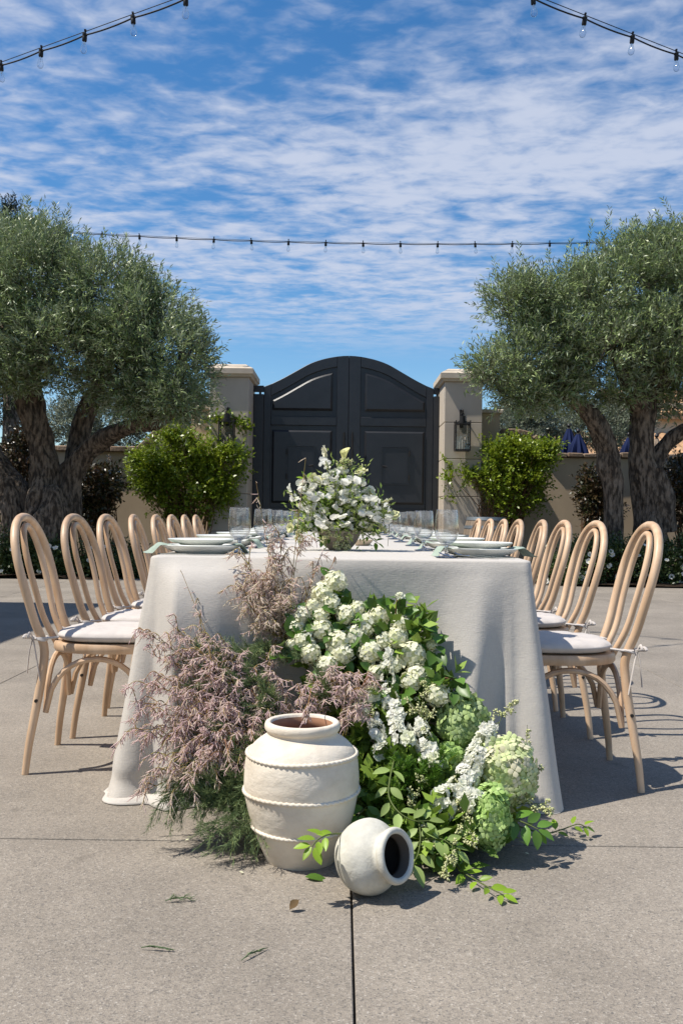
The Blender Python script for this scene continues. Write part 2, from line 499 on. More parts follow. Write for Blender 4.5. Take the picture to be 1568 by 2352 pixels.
class MB:
    def __init__(s):
        s.v, s.f = [], []

    def add(s, V, Fc):
        b = len(s.v)
        s.v += [tuple(v) for v in V]
        s.f += [tuple(b + i for i in f) for f in Fc]
        return s

    def box(s, x0, x1, y0, y1, z0, z1, bev=0.0):
        bm = bmesh.new()
        bmesh.ops.create_cube(bm, size=1, matrix=Matrix.Translation(((x0 + x1) / 2, (y0 + y1) / 2, (z0 + z1) / 2)) @ Matrix.Diagonal((x1 - x0, y1 - y0, z1 - z0, 1)))
        if bev:
            bmesh.ops.bevel(bm, geom=list(bm.edges), offset=bev, segments=1, affect='EDGES', clamp_overlap=True)
        bm.verts.index_update()
        s.add([v.co[:] for v in bm.verts], [[v.index for v in f.verts] for f in bm.faces])
        bm.free()
        return s

    def tube(s, pts, r, n=8, caps=True, closed=False, flat=None):
        V, Fc = tube(pts, r, n, caps, closed, flat)
        return s.add(V, Fc)

    def lathe(s, prof, n=48, c=(0, 0, 0), M=None, closed=False):
        V, Fc = lathe(prof, n, closed)
        V = [Vector(v) for v in V]
        if M is not None:
            V = [M @ v for v in V]
        return s.add([v + Vector(c) for v in V], Fc)

    def prism(s, outl, y0, y1, ch=0.0):
        """outline in XZ extruded from y0 (front) to y1; front edge chamfered by ch"""
        n = len(outl)
        area = sum(outl[i][0] * outl[(i + 1) % n][1] - outl[(i + 1) % n][0] * outl[i][1] for i in range(n))
        if area < 0:
            outl = outl[::-1]
        rings = [(outl, y1)]
        if ch:
            rings += [(outl, y0 + ch), (offset_poly(outl, ch), y0)]
        else:
            rings += [(outl, y0)]
        V = []
        for o, y in rings:
            V += [(x, y, z) for x, z in o]
        Fc = [tuple(range(n))[::-1]]
        for r in range(len(rings) - 1):
            for i in range(n):
                j = (i + 1) % n
                Fc.append((r * n + i, r * n + j, (r + 1) * n + j, (r + 1) * n + i))
        k = (len(rings) - 1) * n
        Fc.append(tuple(k + i for i in range(n)))
        # outward: front faces -Y
        Fc = [f[::-1] for f in Fc]
        return s.add(V, Fc)

    def mesh(s, name, smooth=True, angle=40, off=None):
        me = bpy.data.meshes.new(name)
        V = s.v if off is None else [(a[0] - off[0], a[1] - off[1], a[2] - off[2]) for a in s.v]
        me.from_pydata([tuple(map(float, v)) for v in V], [], s.f)
        me.update()
        bm = bmesh.new(); bm.from_mesh(me)
        bmesh.ops.recalc_face_normals(bm, faces=bm.faces)
        bm.to_mesh(me); bm.free()
        return finish(me, smooth, angle)

    def build(s, name, material, parent=None, smooth=True, angle=40, off=None, mw=None):
        if off is None and parent is not None and parent.get('_w'):
            off = parent.location
        return place(name, s.mesh(name, smooth, angle, off), parent, mw, material)


def offset_poly(o, d):
    n = len(o); out = []
    for i in range(n):
        a, b, c = Vector(o[i - 1]), Vector(o[i]), Vector(o[(i + 1) % n])
        e1 = (b - a).normalized(); e2 = (c - b).normalized()
        n1 = Vector((-e1.y, e1.x)); n2 = Vector((-e2.y, e2.x))
        m = (n1 + n2)
        m = m / max(0.3, m.dot(m) / 2) if m.length > 1e-6 else n1
        out.append((b.x + m.x * d, b.y + m.y * d))
    return out


def tube(pts, r, n=8, caps=True, closed=False, flat=None):
    pts = [Vector(p) for p in pts]
    m = len(pts)
    rs = [r] * m if isinstance(r, (int, float)) else list(r)
    V, Fc = [], []
    T = []
    for i in range(m):
        a = pts[i - 1] if (i > 0 or closed) else pts[i]
        b = pts[(i + 1) % m] if (i < m - 1 or closed) else pts[i]
        t = (b - a)
        T.append(t.normalized() if t.length > 1e-9 else Vector((0, 0, 1)))
    u = T[0].orthogonal().normalized()
    if abs(T[0].y) < .9:
        u = (Vector((0, 1, 0)) - T[0] * T[0].y).normalized()
    for i in range(m):
        u = (u - T[i] * u.dot(T[i]))
        u = u.normalized() if u.length > 1e-6 else T[i].orthogonal().normalized()
        w = T[i].cross(u)
        for k in range(n):
            a = 2 * PI * k / n
            fw = flat if flat else 1.0
            V.append(pts[i] + u * (math.cos(a) * rs[i]) + w * (math.sin(a) * rs[i] * fw))
    rows = m if closed else m - 1
    for i in range(rows):
        for k in range(n):
            i2 = (i + 1) % m
            Fc.append((i * n + k, i * n + (k + 1) % n, i2 * n + (k + 1) % n, i2 * n + k))
    if caps and not closed:
        Fc.append(tuple(range(n))[::-1])
        Fc.append(tuple((m - 1) * n + k for k in range(n)))
    return V, Fc


def lathe(prof, n, closed=False):
    V, Fc = [], []
    m = len(prof)
    idx = []
    for r, z in prof:
        if r < 1e-6:
            idx.append([len(V)]); V.append((0, 0, z))
        else:
            idx.append(list(range(len(V), len(V) + n)))
            V += [(r * math.cos(2 * PI * k / n), r * math.sin(2 * PI * k / n), z) for k in range(n)]
    for i in range(m if closed else m - 1):
        a, b = idx[i], idx[(i + 1) % m]
        for k in range(n):
            k2 = (k + 1) % n
            if len(a) == 1 and len(b) == 1:
                continue
            if len(a) == 1:
                Fc.append((a[0], b[k2], b[k]))
            elif len(b) == 1:
                Fc.append((a[k], a[k2], b[0]))
            else:
                Fc.append((a[k], a[k2], b[k2], b[k]))
    return V, Fc


def spline(pts, n=8, closed=False):
    """Catmull-Rom through pts (sequence of equal-length tuples)"""
    A = [np.array(p, float) for p in pts]
    out = []
    m = len(A)
    for i in range(m - 1):
        p0 = A[i - 1] if i > 0 else 2 * A[0] - A[1]
        p1, p2 = A[i], A[i + 1]
        p3 = A[i + 2] if i + 2 < m else 2 * A[-1] - A[-2]
        for k in range(n):
            t = k / n
            out.append(0.5 * ((2 * p1) + (-p0 + p2) * t + (2 * p0 - 5 * p1 + 4 * p2 - p3) * t * t + (-p0 + 3 * p1 - 3 * p2 + p3) * t ** 3))
    out.append(A[-1])
    return out


# ------------------------------------------------------------------ scattering of small shapes (numpy)
def unit(a):
    return a / np.maximum(np.linalg.norm(a, axis=-1, keepdims=True), 1e-9)


def frames(D, Nn):
    """columns: side, along, normal"""
    D = unit(D)
    Nn = unit(Nn - D * np.sum(D * Nn, -1, keepdims=True))
    S = np.cross(D, Nn)
    return np.stack([S, D, Nn], axis=-1)


def scatter(bV, bF, pos, R, size):
    """-> V, F for copies of one base shape; size (n,) or (n,3)"""
    bV = np.asarray(bV, float); bF = np.asarray(bF)
    n, k = len(pos), len(bV)
    size = np.asarray(size, float)
    if size.ndim == 1:
        size = size[:, None].repeat(3, 1)
    S = bV[None] * size[:, None, :]
    V = np.einsum('nij,nkj->nki', R, S) + np.asarray(pos)[:, None, :]
    Fc = bF[None] + (np.arange(n) * k)[:, None, None]
    return V.reshape(-1, 3), Fc.reshape(-1, bF.shape[1])


def join(parts):
    V, Fc, off = [], [], 0
    for v, f in parts:
        V.append(v); Fc.append(f + off); off += len(v)
    return np.concatenate(V), np.concatenate(Fc)


def sphere_dirs(n, rng):
    return unit(rng.normal(size=(n, 3)))


def leaf_grid(L=1.0, W=0.4, nv=4, fold=0.12, droop=0.15, peak=0.4, ruff=0.0, wav=0.0):
    """leaf or petal: base at origin, along +y, normal +z; quads"""
    V, Fc = [], []
    for j in range(nv + 1):
        t = j / nv
        if t < peak:
            w = math.sin(t / peak * PI / 2) ** 0.8
        else:
            w = math.cos((t - peak) / (1 - peak) * PI / 2) ** 0.75
        w = max(w, 0.03) * W / 2
        zc = -droop * t * t * L
        for s in (-1, 0, 1):
            z = zc + fold * W * abs(s) * (w / (W / 2)) + ruff * W * math.sin(t * wav + s) * abs(s)
            V.append((s * w, t * L, z))
    for j in range(nv):
        for s in range(2):
            a = j * 3 + s
            Fc.append((a, a + 1, a + 4, a + 3))
    return np.array(V), np.array(Fc)


def flower(petals, L, W, up=0.35, nv=3, fold=.05, droop=.2, peak=.6, ruff=0, wav=0, layers=1, r0=0.04):
    parts = []
    for q in range(layers):
        pv, pf = leaf_grid(L * (1 - .22 * q), W * (1 - .15 * q), nv, fold, droop, peak, ruff, wav)
        for k in range(petals):
            a = 2 * PI * (k + .5 * q) / petals
            e = up + .45 * q
            Mx = Matrix.Rotation(a, 3, 'Z') @ Matrix.Rotation(e, 3, 'X')
            M3 = np.array(Mx)
            parts.append(((pv + np.array([0, r0 * L, 0])) @ M3.T, pf))
    return join(parts)


OCT_V = np.array([(.5, 0, 0), (0, 0, .5), (-.5, 0, 0), (0, 0, -.5), (0, -.1, 0), (0, 1, 0)], float)
OCT_F = np.array([(0, 1, 5), (1, 2, 5), (2, 3, 5), (3, 0, 5), (1, 0, 4), (2, 1, 4), (3, 2, 4), (0, 3, 4)])
KITE_V = np.array([(0, 0, 0), (.5, .45, .06), (0, 1, 0), (-.5, .45, .06)], float)
KITE_F = np.array([(0, 1, 2, 3)])
BEAD_V = []
for _j in range(11):
    _t = _j / 10
    _r = (0.5 if _j % 2 else 0.28) * min(1.0, 3.2 * (1 - _t) + .25)
    for _k in range(4):
        _a = _k * PI / 2 + (_j // 2) * .6
        BEAD_V.append((_r * math.cos(_a), _t * (1 - .12 * _t), _r * math.sin(_a) - 1.1 * _t * _t))
BEAD_V = np.array(BEAD_V)
BEAD_F = np.array([(j * 4 + k, j * 4 + (k + 1) % 4, (j + 1) * 4 + (k + 1) % 4, (j + 1) * 4 + k) for j in range(10) for k in range(4)])


def stems_np(paths, r0, r1, n=3):
    """many thin tapering tubes as quads"""
    Vs, Fs, off = [], [], 0
    for p in paths:
        p = np.asarray(p, float)
        m = len(p)
        T = np.gradient(p, axis=0)
        T = unit(T)
        ref = np.array([.31, .17, .93])
        u = unit(np.cross(T, ref)); w = np.cross(T, u)
        rr = np.linspace(r0, r1, m)[:, None]
        ring = []
        for k in range(n):
            a = 2 * PI * k / n
            ring.append(p + rr * (math.cos(a) * u + math.sin(a) * w))
        V = np.stack(ring, 1).reshape(-1, 3)
        Fc = [(i * n + k, i * n + (k + 1) % n, (i + 1) * n + (k + 1) % n, (i + 1) * n + k) for i in range(m - 1) for k in range(n)]
        Vs.append(V); Fs.append(np.array(Fc) + off); off += len(V)
    return np.concatenate(Vs), np.concatenate(Fs)


ORD = ['first', 'second', 'third', 'fourth', 'fifth', 'sixth', 'seventh', 'eighth']

# ================================================================== SETTING
# ground sheet with separate cast slabs on it (open joints between them)
gm = MB()
gm.v = [(-400, -400, -0.012), (400, -400, -0.012), (400, 400, -0.012), (-400, 400, -0.012)]
gm.f = [(0, 1, 2, 3)]
ground = tag(gm.build('ground', M_GROUNDX, smooth=False), 'ground under the courtyard paving', None, None, 'structure')
paving = thing('courtyard_paving', 'exposed aggregate concrete slabs with straight joints', None, (0, 0, 0), kind='structure')
SLX, SLY, J = 1.80, 3.72, 0.0048
sx0, sy0 = 0.0355, 2.55
slab_me = MB().box(J / 2, SLX - J / 2, J * .85, SLY - J * .85, -0.03, 0.0, 0.002).mesh('slab', False)
slab_me.materials.append(M_CONC)
for i in range(-6, 6):
    for j in range(-2, 4):
        x, y = sx0 + i * SLX, sy0 + j * SLY
        if y + SLY > 16.0 and (x > 3 or x + SLX < -3):
            continue
        place('slab', slab_me, paving, Matrix.Translation((x, y, 0)))


def bed(name, label, outline, seed):
    """raised soil bed, gently uneven"""
    r = np.random.default_rng(seed)
    m = MB()
    n = len(outline)
    bm = bmesh.new()
    vs = [bm.verts.new((x, y, 0.004)) for x, y in outline]
    bm.faces.new(vs)
    bmesh.ops.triangulate(bm, faces=bm.faces[:])
    bmesh.ops.subdivide_edges(bm, edges=bm.edges[:], cuts=10, use_grid_fill=True)
    for v in bm.verts:
        d = min((Vector((v.co.x - a[0], v.co.y - a[1])).length for a in outline))
        v.co.z = 0.03 + 0.05 * noise.noise(Vector((v.co.x * 1.3, v.co.y * 1.3, seed))) + 0.02 * noise.noise(Vector((v.co.x * 6, v.co.y * 6, seed)))
    me = bpy.data.meshes.new(name)
    bm.to_mesh(me); bm.free()
    o = place(name, finish(me), None, None, M_SOIL)
    return tag(o, label, None, None, 'structure')


bed('planting_bed', 'mulched planting bed under the right olive tree', [(2.75, 12.45), (3.2, 12.3), (5, 12.2), (11, 12.1), (11, 16.4), (2.4, 16.4), (2.45, 13.4)], 3)
bed('planting_bed', 'mulched planting bed under the left olive tree', [(-11, 12.3), (-5, 12.35), (-3.2, 12.45), (-2.75, 12.7), (-2.5, 13.4), (-2.4, 16.4), (-11, 16.4)], 4)


# ---- gate pillars
def pillar(name, label, x0, x1, yf, yb, ztop, seed):
    t = thing(name, label, 'gate pillar', ((x0 + x1) / 2, (yf + yb) / 2, 0)); t['_w'] = 1
    zs = [0.0, 0.62, 1.24, 1.86, 2.46, ztop - 0.2]
    for a, b in zip(zs[:-1], zs[1:]):
        MB().box(x0, x1, yf, yb, a + .003, b - .003, 0.008).build('stone_block', M_LIME, t, smooth=False)
    # stepped cap with sloping shoulder
    m = MB()
    prof = [(0.0, ztop - 0.2), (0.035, ztop - 0.195), (0.05, ztop - 0.165), (0.075, ztop - 0.15), (0.075, ztop - 0.065), (0.06, ztop - 0.055), (-0.06, ztop + 0.02)]
    V, Fc = [], []
    for o, z in prof:
        V += [(x0 - o, yf - o, z), (x1 + o, yf - o, z), (x1 + o, yb + o, z), (x0 - o, yb + o, z)]
    for i in range(len(prof) - 1):
        for k in range(4):
            Fc.append((i * 4 + k, i * 4 + (k + 1) % 4, (i + 1) * 4 + (k + 1) % 4, (i + 1) * 4 + k))
    k = (len(prof) - 1) * 4
    Fc.append((k, k + 1, k + 2, k + 3)); Fc.append((3, 2, 1, 0))
    m.add(V, Fc)
    m.build('cap', M_CAP, t, smooth=False)
    return t


GY = 16.1
lp = pillar('gate_pillar', 'limestone gate pillar left of the black gate, partly behind the left olive tree', -2.19, -1.55, 15.25, 16.35, 3.36, 1)
rp = pillar('gate_pillar', 'limestone gate pillar right of the black gate with a full wall lantern', 1.67, 2.29, 15.25, 16.35, 3.33, 2)


# ---- garden walls, profile with a swept shoulder, coping stones on top
def garden_wall(name, label, s, xo, seed):
    r = random.Random(seed)
    t = thing(name, label, 'wall', (s * (xo + 3), 16.2, 0)); t['_w'] = 1
    top = [(xo, 2.70), (xo + .42, 2.70), (xo + .42, 2.34), (xo + .78, 2.34), (xo + .95, 2.30), (xo + 1.08, 2.18), (xo + 1.2, 2.02), (xo + 1.3, 1.95), (xo + 9, 1.95)]
    outl = [(xo, 0)] + top + [(xo + 9, 0)]
    m = MB()
    m.prism([(s * x, z) for x, z in outl], 16.02, 16.32)
    m.build('wall_body', M_STUCCO, t, smooth=False)
    # coping stones follow the top line
    line = [(xo + .45, 2.34), (xo + .78, 2.345), (xo + .95, 2.305), (xo + 1.08, 2.19), (xo + 1.2, 2.03), (xo + 1.32, 1.955), (xo + 9, 1.955)]
    dist, pts = 0.0, []
    for a, b in zip(line[:-1], line[1:]):
        d = math.hypot(b[0] - a[0], b[1] - a[1])
        pts.append((dist, a, b, d)); dist += d

    def at(q):
        for d0, a, b, d in pts:
            if q <= d0 + d + 1e-6:
                f = (q - d0) / d
                return a[0] + (b[0] - a[0]) * f, a[1] + (b[1] - a[1]) * f
        return line[-1]
    q = 0.0
    while q < dist - .1:
        l = r.uniform(.2, .3) if q < 1.6 else r.uniform(.34, .56)
        l = min(l, dist - q)
        a, b = at(q + .006), at(q + l - .006)
        c = ((a[0] + b[0]) / 2 * s, (a[1] + b[1]) / 2)
        ang = math.atan2(b[1] - a[1], (b[0] - a[0]) * s)
        if s < 0: ang += PI
        h = r.uniform(.075, .10)
        mm = MB().box(-(l - .012) / 2, (l - .012) / 2, -.215 - r.uniform(0, .02), .215, 0, h, .014)
        vv = []
        for v in mm.v:
            nn = noise.noise(Vector((v[0] * 6 + q * 9, v[1] * 6, v[2] * 6))) * .012
            vv.append((v[0] + nn, v[1] + nn, v[2] + nn))
        mm.v = vv
        mw = Matrix.Translation((c[0], 16.17, c[1])) @ Matrix.Rotation(-ang, 4, 'Y') @ Matrix.Rotation(r.uniform(-.02, .02), 4, 'Z')
        mm.build('coping_stone', M_COPING, t, smooth=False, off=(0, 0, 0), mw=local(t, mw))
        q += l
    # pier cap
    MB().box(min(s * (xo - .0), s * (xo + .47)), max(s * xo, s * (xo + .47)), 15.97, 16.37, 2.702, 2.77, .012).build('pier_cap', M_CAP, t, smooth=False)


garden_wall('garden_wall', 'tan stucco garden wall right of the gate with navy umbrellas beyond it', 1, 2.293, 5)
garden_wall('garden_wall', 'tan stucco garden wall left of the gate behind the left olive tree', -1, 2.193, 6)

# ---- double gate: two leaves and two jambs
GCX = 0.10


def arch_z(u):
    """height of the gate's top edge at distance u from the seam"""
    pts = [(0, 3.68), (.2, 3.665), (.45, 3.615), (.67, 3.54), (.88, 3.42), (1.14, 3.27), (1.32, 3.18), (1.47, 3.11)]
    for (a, za), (b, zb) in zip(pts[:-1], pts[1:]):
        if u <= b:
            f = (u - a) / (b - a)
            return za + (zb - za) * f
    return pts[-1][1]


def smooth_arch(u):
    return sum(arch_z(min(max(abs(u + d), 0), 1.47)) for d in (-.08, -.04, 0, .04, .08)) / 5


def gate_leaf(label, s):
    t = thing('gate_leaf', label, 'gate', (GCX + s * .74, GY, 0)); t['_w'] = 1
    X = lambda u: GCX + s * u
    u0, u1 = 0.0015, 1.468
    US = np.linspace(u0, u1, 22)
    y0 = GY - .035                       # front of the frame
    slab = [(X(u0), .06), (X(u1), .06)] + [(X(u), smooth_arch(u) - .01) for u in US[::-1]]
    MB().prism(slab, GY - .005, GY + .05).build('door_slab', M_BLACK, t, smooth=False)
    cs, hs = .205, .125                  # centre stile, hinge stile
    f = MB().prism([(X(u0), .05), (X(cs), .05), (X(cs), smooth_arch(cs)), (X(cs / 2), smooth_arch(cs / 2)), (X(u0), smooth_arch(u0))], y0, GY - .004, .006)
    f.build('centre_stile', M_BLACK, t, smooth=False)
    f = MB().prism([(X(u1 - hs), .05), (X(u1), .05), (X(u1), smooth_arch(u1)), (X(u1 - hs), smooth_arch(u1 - hs))], y0, GY - .004, .006)
    f.build('hinge_stile', M_BLACK, t, smooth=False)
    ua = np.linspace(cs, u1 - hs, 18)
    inner = lambda u: smooth_arch(u) - .175 - .03 * (u / 1.4)
    f = MB().prism([(X(u), inner(u)) for u in ua] + [(X(u), smooth_arch(u)) for u in ua[::-1]], y0, GY - .004, .006)
    f.build('arched_rail', M_BLACK, t, smooth=False)
    for z0, z1 in ((2.46, 2.615), (.84, 1.03), (.05, .24)):
        MB().prism([(X(cs), z0), (X(u1 - hs), z0), (X(u1 - hs), z1), (X(cs), z1)], y0, GY - .004, .006).build('rail', M_BLACK, t, smooth=False)
    if s > 0:      # strip that covers the seam between the leaves
        MB().box(GCX - .03, GCX + .03, GY + .052, GY + .066, .06, 3.66).build('astragal', M_BLACK, t, smooth=False)
    # raised, bevelled panels
    a, b = cs + .075, u1 - hs - .025
    up = np.linspace(a, b, 18)
    MB().prism([(X(a), 2.72), (X(b), 2.72)] + [(X(u), inner(u) - .09) for u in up[::-1]], GY - .055, GY - .003, .035).build('raised_panel', M_BLACK, t, smooth=False)
    for z0, z1 in ((1.11, 2.375), (.31, .77)):
        MB().prism([(X(a), z0), (X(b), z0), (X(b), z1), (X(a), z1)], GY - .055, GY - .003, .035).build('raised_panel', M_BLACK, t, smooth=False)
    # little service door with frame, hinges and latch
    d0, d1, z0, z1 = .575, 1.055, 1.45, 2.11
    yd = GY - .058
    door = MB().prism([(X(d0 + .02), z0 + .02), (X(d1 - .02), z0 + .02), (X(d1 - .02), z1 - .02), (X(d0 + .02), z1 - .02)], yd - .006, yd + .004).build('service_door', M_BLACK, t, smooth=False)
    m = MB()
    for (p, q, r_, w) in ((d0, d1, z0, z0 + .016), (d0, d1, z1 - .016, z1), (d0, d0 + .016, z0 + .016, z1 - .016), (d1 - .016, d1, z0 + .016, z1 - .016)):
        m.prism([(X(p), r_), (X(q), r_), (X(q), w), (X(p), w)], yd - .018, yd + .004)
    m.build('door_frame', M_BLACK, t, smooth=False)
    dl = Vector(t.location)
    for zz in (z0 + .12, z1 - .12):
        MB().tube([(X(d1), yd - .025, zz - .045), (X(d1), yd - .025, zz + .045)], .015, 10).build('hinge', M_IRON, t)
    MB().tube([(X(d0 + .03), yd - .0, 1.765), (X(d0 + .03), yd - .05, 1.765), (X(d0 + .10), yd - .055, 1.755)], .013, 8).build('latch', M_IRON, t)
    # tall pull bar on the centre stile
    m = MB()
    hx = .072
    m.tube([(X(hx), y0 - .07, 1.80), (X(hx), y0 - .07, 2.34)], .015, 10)
    for zz in (1.86, 2.28):
        m.tube([(X(hx), y0 - .07, zz), (X(hx), y0 - .001, zz)], .011, 8)
    m.build('pull_bar', M_IRON, t)


gate_leaf('left leaf of the black arched gate, half crossed by the pillar shadow', -1)
gate_leaf('right leaf of the black arched gate, fully sunlit', 1)
for s, lab in ((-1, 'narrow black jamb post between the left pillar and the gate'), (1, 'narrow black jamb post between the right pillar and the gate')):
    xo_ = 1.567 if s > 0 else 1.647
    o = MB().box(min(GCX + s * 1.47, GCX + s * xo_), max(GCX + s * 1.47, GCX + s * xo_), GY - .06, GY + .06, 0, 2.99, .006)
    o.box(min(GCX + s * 1.472, GCX + s * xo_), max(GCX + s * 1.472, GCX + s * xo_), GY - .03, GY + .03, 3.03, 3.14, .004)
    o.box(GCX + s * 1.535 - .02, GCX + s * 1.535 + .02, GY - .02, GY + .02, 2.985, 3.035)
    o = o.build('gate_post', M_BLACK, smooth=False)
    tag(o, lab, 'gate post')


# ---- wall lanterns
def lantern(label, x, z0, z1, yf):
    t = thing('wall_lantern', label, 'lantern', (x, yf, z0)); t['_w'] = 1
    w, d = .115, .10
    yc = yf - .15
    m = MB()
    for sx in (-1, 1):
        for sy in (-1, 1):
            m.box(x + sx * w - .009, x + sx * w + .009, yc + sy * d - .009, yc + sy * d + .009, z0, z1 - .1)
    for z in (z0, z1 - .16):
        for sy in (-1, 1):
            m.box(x - w + .009, x + w - .009, yc + sy * d - .007, yc + sy * d + .007, z, z + .016)
        for sx in (-1, 1):
            m.box(x + sx * w - .007, x + sx * w + .007, yc - d + .009, yc + d - .009, z, z + .016)
    m.build('frame', M_IRON, t, smooth=False)
    # sloped top with chimney and ring
    m = MB()
    m.lathe([(0, z1 - .02), (.05, z1 - .02), (.05, z1 - .1), (.075, z1 - .103), (.075, z1 - .14), (0, z1 - .14)], 16, (x, yc, 0))
    m.tube([(x + .022 * math.cos(a), yc, z1 + .005 + .028 * math.sin(a)) for a in np.linspace(0, 2 * PI, 14)[:-1]], .006, 6, closed=True)
    m.build('hood', M_IRON, t)
    # glass panes
    for k, (a, b, c, e) in enumerate(((x - w + .01, x + w - .01, yc - d, yc - d + .003), (x - w + .01, x + w - .01, yc + d - .003, yc + d), (x - w, x - w + .003, yc - d + .01, yc + d - .01), (x + w - .003, x + w, yc - d + .01, yc + d - .01))):
        MB().box(a, b, c, e, z0 + .018, z1 - .165).build('pane', M_PANE, t, smooth=False)
    # candle sleeves and base plate
    MB().box(x - w - .006, x + w + .006, yc - d - .006, yc + d + .006, z0 - .014, z0 - .002).build('base_plate', M_IRON, t, smooth=False)
    for q in (-.04, 0.005, .05):
        MB().tube([(x + q, yc + .02 * (q > .02), z0 - .001), (x + q, yc + .02 * (q > .02), z0 + .17 + q)], .011, 8).build('candle', M_CAP, t)
    # scrolled wall bracket
    m = MB()
    m.box(x - .03, x + .03, yf - .012, yf - .001, z1 - .2, z1 + .1)
    m.tube(spline([(x, yf - .01, z1 + .02), (x, yf - .05, z1 + .09), (x, yc + .01, z1 + .09), (x, yc, z1 + .03)], 6), .009, 8)
    m.build('bracket', M_IRON, t)


pL = P(523, 1030, 15.25); pR = P(1058, 1036, 15.25)
lantern('black iron wall lantern on the right gate pillar', pR.x, pR.z, P(1058, 955, 15.25).z, 15.25)
lantern('black iron wall lantern on the left gate pillar, half hidden by the bright shrub', pL.x, pL.z, P(523, 950, 15.25).z, 15.25)


# ---- cottage beyond the right wall with clay tile roofs, tiles one by one
def tile_mesh():
    m = MB()
    L, W = .46, .30
    V, Fc = [], []
    for j, (yy, rr) in enumerate(((0, 1.0), (L, .86))):
        for k in range(6):
            a = PI * k / 5
            V.append((-math.cos(a) * W / 2 * rr, yy, math.sin(a) * W * .36 * rr))
        for k in range(6):
            a = PI * k / 5
            V.append((-math.cos(a) * (W / 2 - .022) * rr, yy, math.sin(a) * (W * .36 - .022) * rr))
    for k in range(5):
        Fc.append((k, k + 1, 12 + k + 1, 12 + k))
        Fc.append((6 + k, 18 + k, 18 + k + 1, 6 + k + 1))
        Fc.append((k, 6 + k, 7 + k, k + 1))
    m.add(V, Fc)
    return m.mesh('roof_tile')


TILE = tile_mesh(); TILE.materials.append(M_TILE)


def roof_plane(t, x0, x1, y0, z0, y1, z1, tiles=True):
    slope = math.atan2(z1 - z0, y1 - y0)
    ln = math.hypot(y1 - y0, z1 - z0)
    m = MB()
    m.add([(x0, y0, z0), (x1, y0, z0), (x1, y1, z1), (x0, y1, z1), (x0, y0, z0 - .1), (x1, y0, z0 - .1), (x1, y1, z1 - .1), (x0, y1, z1 - .1)],
          [(0, 1, 2, 3), (7, 6, 5, 4), (0, 4, 5, 1), (1, 5, 6, 2), (2, 6, 7, 3), (3, 7, 4, 0)])
    roof = m.build('roof', M_TILE, t, smooth=False)
    n = 0
    rows = int(ln / .40); cols = int((x1 - x0) / .30)
    for j in range(rows):
        for i in range(cols):
            mw = Matrix.Translation((x0 + .15 + i * .30, y0 + j * .40 * math.cos(slope), z0 + j * .40 * math.sin(slope) + .012)) @ Matrix.Rotation(slope + .05, 4, 'X') @ Matrix.Rotation(random.Random(i * 97 + j).uniform(-.03, .03), 4, 'Z')
            mw = Matrix.Translation(-Vector(t.location)) @ mw
            place('roof_tile', TILE, roof, mw)
            n += 1
    return n


hs = thing('cottage', 'cream cottage with clay tile roofs glimpsed behind the right olive tree', 'house', (9.0, 26, 0)); hs['_w'] = 1
MB().box(6.2, 12.5, 25.6, 29.4, 0, 2.55).build('wall', M_TANWALL, hs, smooth=False)
MB().box(8.35, 12.5, 27.6, 29.2, 2.56, 4.4).build('upper_wall', M_CREAMWALL, hs, smooth=False)
roof_plane(hs, 6.0, 11.2, 25.2, 2.52, 27.55, 3.42)
roof_plane(hs, 8.15, 11.2, 27.3, 3.98, 29.4, 5.0)
for xw in (9.3, 11.0):
    w = MB().box(xw - .4, xw + .4, 25.58, 25.6 - .004, .9, 2.05).build('window', M_GLASSPANE, hs, smooth=False)


# ---- closed umbrellas on the terrace beyond the wall
def umbrella(label, px, ptop, pbot, Y, wpx, m_):
    top, bot = P(px, ptop, Y), P(px, pbot, Y)
    R = wpx / 2 * Y / F_PX
    t = thing('closed_umbrella', label, 'umbrella', (top.x, Y, 0), group='closed umbrellas on the terrace beyond the wall'); t['_w'] = 1
    zt = top.z
    MB().tube([(top.x, Y, 0.0), (top.x, Y, zt - .05)], .024, 10).build('pole', M_BSTEM, t)
    zb = bot.z - .5
    V, Fc = [], []
    nn, rows = 48, 9
    for j in range(rows):
        f = j / (rows - 1)
        z = zt - .13 + (zb - zt + .13) * f
        base = .05 + (R * 1.15 - .05) * (1 - (1 - min(1, f * 1.5)) ** 1.6) if f < .6 else R * 1.1 * (1 - .25 * (f - .6))
        for k in range(nn):
            a = 2 * PI * k / nn
            rr = base * (1 + .26 * min(1, f * 3) * math.cos(8 * a + .4 * math.sin(3 * f)) )
            V.append((top.x + rr * math.cos(a), Y + rr * math.sin(a), z + .03 * math.cos(8 * a) * f))
    for j in range(rows - 1):
        for k in range(nn):
            Fc.append((j * nn + k, j * nn + (k + 1) % nn, (j + 1) * nn + (k + 1) % nn, (j + 1) * nn + k))
    Fc.append(tuple(range(nn)))
    MB().add(V, Fc).build('canopy', m_, t)
    MB().lathe([(0, zt), (.035, zt - .015), (.05, zt - .05), (.035, zt - .085), (.018, zt - .1), (.05, zt - .125), (0, zt - .13)], 16, (top.x, Y, 0)).build('finial', M_IRON, t)


umbrella('taller of the two overlapping closed navy umbrellas beyond the right wall', 1306, 972, 1040, 20.3, 36, M_NAVY)
umbrella('shorter and wider of the two overlapping closed navy umbrellas beyond the right wall', 1327, 984, 1040, 19.6, 41, M_NAVY)
umbrella('closed navy umbrella mostly hidden behind the right olive trunks', 1444, 992, 1040, 20.0, 38, M_NAVY)
umbrella('closed beige umbrella above the bright shrub right of the gate', 1247, 996, 1042, 21.0, 38, M_BEIGE)
umbrella('closed beige umbrella right of the olive trunks', 1507, 996, 1042, 21.5, 34, M_BEIGE)


